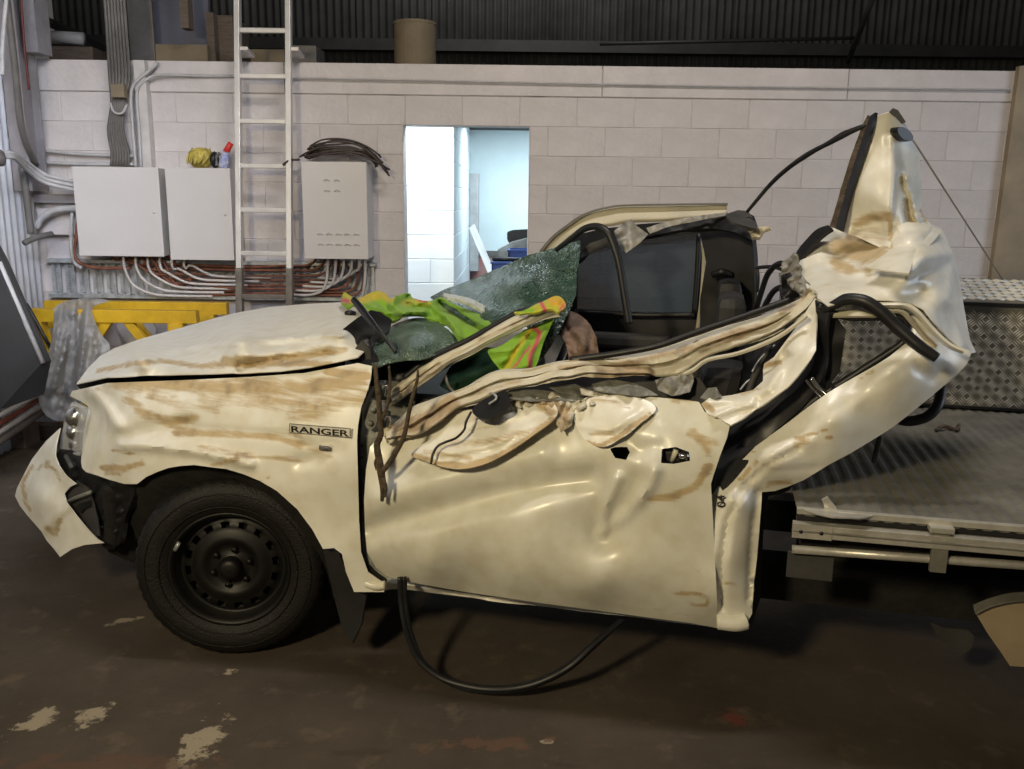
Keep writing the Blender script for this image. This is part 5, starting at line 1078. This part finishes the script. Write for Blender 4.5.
# torn left edge of the quarter
ribbon('torn_edge_trim', [(829, 228), (818, 232), (808, 242), (800, 252), (796, 262)], [(834, 231), (824, 238), (812, 250), (804, 260), (800, 268)], .72, .66, M['seal'], ute, n=30, mm=4, thick=.012)
panel('torn_padding', [(782, 262), (790, 257), (794, 252), (799, 264), (802, 275), (812, 288), (818, 296), (806, 300), (797, 292), (788, 282), (781, 272)], [(782, 262, .62), (799, 264, .55), (818, 296, .3), (788, 282, .5)], M['foil'], ute, res=2.5, thick=.008, nz=(.05, .12), ridged=True)
panel('torn_padding_dark', [(781, 275), (790, 272), (797, 285), (806, 297), (800, 302), (788, 306), (782, 296)], [(790, 285, .52)], M['seal'], ute, res=3, thick=.01, nz=(.03, .09))
for pts in ([(756, 268), (764, 267), (774, 267), (784, 271), (790, 278)], [(756, 310), (762, 290), (768, 274), (778, 264), (787, 266), (793, 276)], [(762, 312), (768, 300), (774, 291), (781, 288), (784, 298)], [(757, 292), (758, 278), (757, 268)]):
    tube('loose_hose', [PX(x, y, .85-.006*(x-756)) for x, y in pts], .011 if pts[0][1] > 300 else .007, M['seal'], ute, n=30)

# torn-up roof sheet
rf = panel('torn_roof', [(876, 117), (883, 114), (890, 112), (897, 116), (906, 125), (911, 133), (915, 143), (919, 152), (920, 162), (921, 180), (922, 201), (922, 212), (926, 219), (933, 226), (925, 232), (915, 236), (905, 241), (891, 250), (879, 247), (862, 239), (852, 235), (843, 232), (850, 203), (861, 167), (873, 131)],
    [(876, 117, .62), (890, 112, .60), (906, 125, .66), (920, 160, .78), (922, 201, .80), (933, 226, .78), (891, 250, .56), (862, 239, .62), (843, 232, .66), (861, 167, .63), (885, 170, .59), (890, 210, .56), (905, 180, .66), (880, 225, .62)], M['paint'], ute, res=3, thick=.004, nz=(.004, .03),
    creases=[([(892, 140), (893, 180), (892, 222), (892, 248)], -.03, 6), ([(901, 180), (896, 200), (894, 225)], .03, 4), ([(902, 178), (908, 200), (912, 222)], .05, 4), ([(905, 178), (911, 196), (917, 220)], -.04, 4), ([(858, 228), (878, 222), (892, 226)], .012, 5)],
    mud=[([(856, 224), (872, 216), (890, 216)], 7, 1.0), ([(856, 234), (880, 240)], 8, .7), ([(890, 215), (891, 240)], 3, 1.3), ([(905, 200), (908, 218), (916, 226)], 4, 1.1), ([(921, 210), (926, 222)], 3, 1.2), ([(915, 178), (919, 176)], 3, .8)])
rf['label'] = 'white roof sheet torn up on end'
ribbon('roof_edge_seal', [(873, 117), (868, 130), (856, 165), (846, 200), (837, 229)], [(878, 113), (873, 133), (862, 167), (851, 203), (844, 232)], .63, .61, M['seal'], rf, n=50, mm=4, thick=.012)
ribbon('roof_edge_strip', [(870, 116), (863, 130), (850, 165), (840, 198), (831, 227)], [(873, 117), (868, 131), (856, 166), (846, 200), (838, 229)], .66, .64, M['bark'], rf, n=50, mm=3, thick=.01, nz=(.01, .05))['label'] = 'brown adhesive strip'
panel('roof_corner_flap', [(889, 112), (893, 108), (898, 110), (906, 122), (902, 124), (896, 117)], [(895, 114, .58)], M['trim2'], rf, res=3, thick=.006)
panel('aerial_base', oval(905.5, 134, 9.5, 5.2, 18, .72), [(898, 127, .585), (913, 141, .64), (908, 130, .62)], M['black'], rf, res=3, thick=.03)
tube('aerial_rod', [PX(913, 140, .62), PX(950, 198, .60), PX(1003, 280, .58)], [.0035, .003, .0025], M['conduit_d'], rf, n=12, seg=6)
tube('roof_cable', [PX(747, 212, .98), PX(757, 200, .96), PX(768, 187, .94), PX(780, 175, .90), PX(795, 163, .84), PX(812, 152, .78), PX(829, 143, .72), PX(845, 134, .68), PX(866, 125, .64)], [.007, .008, .009, .009, .010, .008, .012, .007], M['seal'], ute, n=60)

# tray
tk = dict(u0=.885, z=.80)
A0 = PX(797, 509, -.02); B0 = PX(1024, 527.5, -.02)
def tray(u, v, dz=0):       # the deck surface, slightly twisted by the crash
    ua = (A0-O).dot(U); ub = (B0-O).dot(U); k = (u-ua)/(ub-ua); z = A0.z+(B0.z-A0.z)*k*min(1, 1)
    return C(u, v, z+(.80-z)*min(1, max(0, v)/1.7)*.6+dz)
ua = (A0-O).dot(U)
V = []; Fc = []; n_u = 190; L_ = 2.1; nv = 4
for i in range(n_u+1):
    ph = i % 4; hgt = (0, .004, .004, 0)[ph]
    for j in range(nv+1): V.append(tray(ua+L_*i/n_u, -.02+1.82*j/nv, hgt))
for i in range(n_u):
    for j in range(nv): a = i*(nv+1)+j; Fc.append((a, a+nv+1, a+nv+2, a+1))
td = pydata('tray_deck', V, Fc, M['alu_dull'], ute); so = td.modifiers.new('thickness', 'SOLIDIFY'); so.thickness = .02; so.offset = -1
td['label'] = 'ribbed aluminium tray deck'
edge_m = M['alu']
def rail(name, v0, z0, z1, thick, m, ustart=0, dv=.02):
    bm = bmesh.new()
    box_bm(bm, (ua+ustart, 0, 0), (ua+L_, 1, 1), lambda x, y, z: tray(x, v0+dv*y, z0+(z1-z0)*z), .002); return link(name, bm, m, ute)
rail('deck_edge', -.03, -.012, .006, .02, edge_m, .0)
sr_ = rail('side_rail', -.055, -.075, -.035, .03, edge_m, -.01, .035)
rail('side_rail_ridge', -.060, -.058, -.052, .03, M['alu_dull'], -.01, .02)
rail('rail_shadow_slot', -.02, -.036, -.01, .02, M['black'], .0, .02)
rail('deck_frame', .02, -.13, -.02, .02, M['black_matt'], .02, .04)
box('rail_end_plate', (ua-.012, -.058, -.077), (ua+.10, -.054, -.033), M['alu'], ute, lambda x, y, z: tray(x, y, z))
for du in (.012, .07): tube('rivet', [tray(ua+du, -.052, -.056), tray(ua+du, -.0605, -.056)], .006, M['black'], ute, n=2, seg=8)
lift = panel('lifted_edge', [(800, 508), (812, 508), (830, 512), (880, 514), (860, 518), (832, 517), (815, 513)], [(800, 508, -.02), (880, 515, -.02), (830, 512, -.035)], M['alu'], ute, res=4, thick=.004)
panel('bent_clip', [(822, 500), (828, 497), (836, 507), (838, 513), (826, 512)], [(822, 500, -.01), (838, 513, -.04)], M['alu'], ute, res=4, thick=.005, nz=(.01, .1))
tp0, tp1 = PX(792, 549, -.02), PX(1024, 565.5, -.02); dd = tp1-tp0
tube('tie_rail', [tp0, tp0+dd*.5, tp0+dd*2.2], .0135, M['alu'], ute, n=8, smooth=False)['label'] = 'round tie-down rail'
a = PX(943, 529, -.05); 
br = box('rail_bracket', (-.022, 0, -.135), (.022, .02, .0), M['alu_dull'], ute, lambda x, y, z: a+U*x+N*y+Vector((0, 0, z)), .002)
box('bracket_latch', (-.035, -.01, -.012), (.03, .03, .006), M['alu'], br, lambda x, y, z: a+U*x+N*y+Vector((0, 0, z)), .003)
a2 = PX(788, 551, .0)
box('hanging_plate', (0, 0, -.085), (.135, .008, -.0), M['trim2'], ute, lambda x, y, z: a2+U*x+N*y+Vector((0, 0, z-.006*x)), .002)
mg = panel('rear_mudguard', [(975, 612), (990, 603), (1010, 600), (1050, 598), (1072, 604), (1060, 640), (1040, 668), (1010, 666), (1000, 651), (988, 634)], [(975, 612, .0)], M['column'], ute, res=14, thick=.006)
ribbon('mudguard_lip', [(973, 605), (990, 598), (1020, 592), (1074, 594)], [(975, 613), (992, 605), (1022, 600), (1074, 602)], .02, -.02, M['alu_dull'], ute, n=12, mm=3, thick=.006)
pb_ = panel('spring_bracket', [(930, 622), (945, 628), (968, 630), (974, 636), (972, 648), (964, 654), (950, 653), (941, 645)], [(940, 630, .42)], M['trim2'], ute, res=5, thick=.008)
for s_ in (.35, 1.35):
    bm = bmesh.new(); box_bm(bm, (ua+.05, 0, 0), (ua+L_, .06, .10), lambda x, y, z, s_=s_: tray(x, s_+y, -.13+z)); link('deck_bearer', bm, M['black_matt'], ute)

# toolbox
tb = thing('toolbox', C(1.5, 1.75, .82), 'large chequer-plate aluminium toolbox sitting on the far side of the tray', 'toolbox')
tu0, tu1, tv0, tv1 = ua+.03, ua+L_-.1, 1.50, 1.80
tz0 = .815; tz1 = 1.285
box('box_body', (tu0, tv0, tz0+.005), (tu1, tv1, tz1), M['alu_plate'], tb, C, .004)
bm = bmesh.new(); box_bm(bm, (tu0-.01, 0, 0), (tu1+.01, 1, 1), lambda x, y, z: C(x, tv0-.015+y*(tv1-tv0+.02)*1.0, tz1-.004+(.012 if z > .5 else 0)+y*.075), .002); lidm = link('lid', bm, M['alu_plate'], tb)
bm = bmesh.new(); box_bm(bm, (tu0-.012, tv0-.02, tz1-.012), (tu1+.012, tv0-.008, tz1+.004), C, .002); link('lid_edge', bm, M['black'], tb)
bm = bmesh.new(); box_bm(bm, (tu0, tv0-.006, tz0+.001), (tu1, tv0+.02, tz0+.012), C); link('base_seam', bm, M['black'], tb)
def tread(name, fr, x0, x1, y0, y1, parent):
    V = []; Fc = []; p = .0385; j = 0; y = y0+p/2
    while y < y1:
        i = 0; x = x0+p/2
        while x < x1:
            s = 1 if (i+j) % 2 else -1; ca, sa = math.cos(s*math.pi/4+.0), math.sin(s*math.pi/4)
            for k in (-1.5, -.5, .5, 1.5):
                L2 = .023-.0015*abs(k); ww = .0030; off = k*.0095; b0 = len(V)
                for (a_, b_, h) in ((-L2, 0, 0), (0, -ww, 0), (L2, 0, 0), (0, ww, 0), (-L2*.5, 0, .0045), (L2*.5, 0, .0045)):
                    qx, qy = a_, b_+off; V.append(fr(x+qx*ca-qy*sa, y+qx*sa+qy*ca, h))
                Fc += [(b0, b0+1, b0+4), (b0+1, b0+5, b0+4), (b0+1, b0+2, b0+5), (b0+2, b0+3, b0+5), (b0+3, b0+4, b0+5), (b0+3, b0, b0+4)]
            x += p; i += 1
        y += p; j += 1
    o = pydata(name, V, Fc, M['tread_metal'], parent); o['kind'] = 'stuff'; return o
tread('tread_pattern', lambda x, y, h: C(x, tv0-h-.0003, y), tu0, tu1, tz0+.015, tz1-.015, tb)
tread('tread_pattern', lambda x, y, h: C(x, tv0-.01+y, tz1+.0085+y*.25+h), tu0, tu1, .02, tv1-tv0-.01, lidm)
# dark hose behind the panel and debris on the tray
tube('tray_hose', [PX(941, 388, .45), PX(938, 404, .40), PX(928, 416, .38), PX(912, 421, .38), PX(900, 420, .4)], .018, M['seal'], ute)
tube('hanging_strip', [PX(880, 436, .25), PX(876, 452, .26), PX(874, 462, .27)], .008, M['seal'], ute)
o = tube('dead_leaf_twig', [tray(ua+.62, 1.05, .012), tray(ua+.66, 1.1, .018), tray(ua+.70, 1.08, .012), tray(ua+.73, 1.16, .012)], .008, M['bark']); tag(o, 'small dark scrap of bark lying on the tray deck', 'twig')

# ------------------------------------------------------------------ things on the wreck
vt = thing('hi_vis_vest', PX(440, 320, .6), 'crumpled lime green hi-vis vest with yellow trim thrown over the shattered windscreen', 'vest')
LG = (.19, .38, .02); YE = (.50, .40, .02); PK = (.50, .06, .10); DG = (.16, .32, .03)
panel('vest_body', [(341, 303), (344, 292), (352, 297), (360, 298), (368, 294), (377, 291), (385, 293), (390, 299), (396, 296), (402, 294), (408, 294), (413, 298), (427, 301), (440, 299), (452, 303), (459, 306), (481, 315), (488, 320), (494, 326), (490, 330), (481, 334), (462, 343), (456, 338), (449, 328), (440, 323), (437, 321), (421, 317), (406, 317), (392, 321), (385, 319), (371, 312), (356, 307), (346, 308)],
    [(341, 303, 1.0), (352, 297, 1.02), (377, 291, .95), (402, 294, .98), (440, 299, .90), (481, 315, .66), (494, 326, .50), (462, 343, .36), (449, 328, .56), (421, 317, .64), (392, 321, .58), (371, 312, .66), (400, 308, .75), (455, 322, .58)], M['cloth'], vt, res=2, thick=.010, smooth=True, nz=(.04, .085),
    creases=[([(345, 302), (365, 303), (385, 312), (405, 314)], -.09, 3), ([(395, 297), (392, 305), (402, 312), (425, 312)], -.11, 3), ([(408, 296), (404, 302), (415, 308), (425, 306)], .09, 2.5), ([(427, 302), (445, 316), (462, 338)], -.09, 3.5), ([(440, 303), (462, 318), (482, 330)], .09, 3), ([(372, 296), (380, 305), (392, 312)], .04, 2.5), ([(450, 305), (470, 318), (488, 326)], -.03, 3), ([(360, 300), (368, 306)], .04, 2.5)],
    base=LG, cols=[([(352, 300), (366, 298), (380, 294), (390, 298)], 5, YE), ([(404, 303), (416, 301), (428, 303)], 3.5, (.42, .44, .05)), ([(341, 300), (348, 301)], 2.5, PK), ([(345, 295), (350, 298)], 2, YE), ([(416, 300), (428, 301)], 1.2, PK), ([(470, 314), (482, 324), (486, 332)], 4, DG)])
panel('vest_side', [(488, 350), (498, 347), (507, 342), (518, 334), (526, 329), (534, 326), (542, 323), (549, 319), (553, 320), (549, 330), (543, 344), (540, 355), (536, 366), (530, 368), (519, 368), (508, 369), (501, 370), (496, 365), (490, 357)], [(488, 350, .30), (534, 326, .40), (552, 320, .42), (536, 366, .26), (501, 370, .2), (518, 350, .26)], M['cloth'], vt, res=2, thick=.008, smooth=True, nz=(.01, .06),
    creases=[([(492, 352), (512, 350), (530, 332)], -.03, 3), ([(505, 366), (518, 348), (530, 334)], .03, 3), ([(500, 362), (514, 356), (526, 342)], -.02, 3), ([(528, 365), (532, 350), (545, 332)], -.02, 3)], base=LG, cols=[([(506, 370), (515, 352), (530, 330)], 2.4, YE), ([(532, 326), (540, 333), (536, 344), (530, 356), (530, 368)], 2.2, PK), ([(514, 368), (522, 356), (530, 346)], 1.2, PK), ([(496, 355), (508, 350)], 4, (.22, .42, .03)), ([(545, 325), (543, 345), (538, 360)], 2.5, DG)])
panel('vest_collar', [(514, 312), (522, 311), (529, 308), (536, 304), (544, 301), (552, 297), (558, 296), (563, 299), (566, 305), (562, 310), (557, 312), (552, 309), (544, 310), (538, 312), (529, 313), (520, 314)], [(514, 312, .34), (544, 301, .46), (558, 296, .50), (565, 305, .42), (544, 311, .34)], M['cloth'], vt, res=2, thick=.008, smooth=True, nz=(.015, .09), creases=[([(520, 312), (540, 306), (558, 302)], -.03, 2.5)], base=(.42, .42, .03),
    cols=[([(552, 300), (562, 304)], 5, (.60, .34, .02)), ([(540, 300), (546, 312)], 2, PK), ([(520, 311), (532, 310)], 2.5, LG), ([(560, 310), (565, 304)], 1.2, PK)])
bg = panel('brown_cloth', [(560, 322), (563, 314), (568, 311), (574, 312), (580, 315), (587, 321), (592, 328), (596, 338), (598, 348), (599, 360), (592, 366), (572, 366), (569, 356), (567, 348), (564, 340), (560, 334)], [(568, 311, .60), (587, 321, .56), (599, 360, .42), (569, 360, .42), (560, 330, .56), (580, 340, .42)], M['paperbag'], None, res=2.5, thick=.004, smooth=True, nz=(.05, .08), ridged=True, creases=[([(564, 326), (576, 340), (584, 352)], .03, 3)])
tag(bg, 'limp brown deflated airbag cloth hanging right of the green vest', 'cloth')
tw = thing('dry_branch', PX(384, 480, -.05), 'forked dry branch dangling from the gap between fender and door', 'branch')
P3 = lambda pts, v: [PX(x, y, v) for x, y in pts]
tube('main_stem', P3([(375, 364), (377, 387), (379, 402), (380, 421), (381, 434), (377, 445), (379, 459), (381, 472), (383, 487), (382, 501)], -.045), [.007, .008, .009, .010, .009, .011, .013, .014, .012, .006], M['bark'], tw, n=60)
tube('side_stem', P3([(418, 370), (417, 381), (413, 395), (409, 412), (404, 436), (396, 452), (389, 463), (383, 471)], -.06), [.004, .006, .007, .008, .008, .009, .009], M['bark'], tw, n=50)
tube('thin_twig', P3([(389, 366), (390, 382), (389, 395), (386, 410), (382, 419)], -.05), [.004, .006, .006, .006], M['bark'], tw, n=26)
tube('thin_twig', P3([(383, 478), (386, 488), (385, 497)], -.07), [.008, .006, .004], M['bark'], tw, n=12)
tube('thin_twig', P3([(379, 455), (375, 462), (376, 470)], -.05), [.005, .004, .002], M['bark'], tw, n=12)
bl = thing('hanging_strap', PX(480, 688, .0), 'long black strap looping from under the door down to the floor', 'strap')
for dx, dy, r, vv in ((0, 0, .010, .0), (4, 2, .010, .012), (1, -2, .007, .02)):
    pts = [(400+dx, 577, .015), (401+dx, 600, .01), (404+dx, 622, .0), (409+dx, 640, .0), (418+dx, 659+dy, .0), (436+dx, 675+dy, .0), (458, 684+dy, .0), (488, 689+dy, -.0), (520, 687+dy, .0), (548, 678+dy, .02), (572, 664+dy, .04), (595, 643+dy, .10), (624, 618, .20)]
    tube('strap_strand', [Vector((q.x, q.y, max(q.z, .011))) for q in [PX(x, y, v+vv) for x, y, v in pts]], r, M['seal'], bl, n=90, flat=.5)
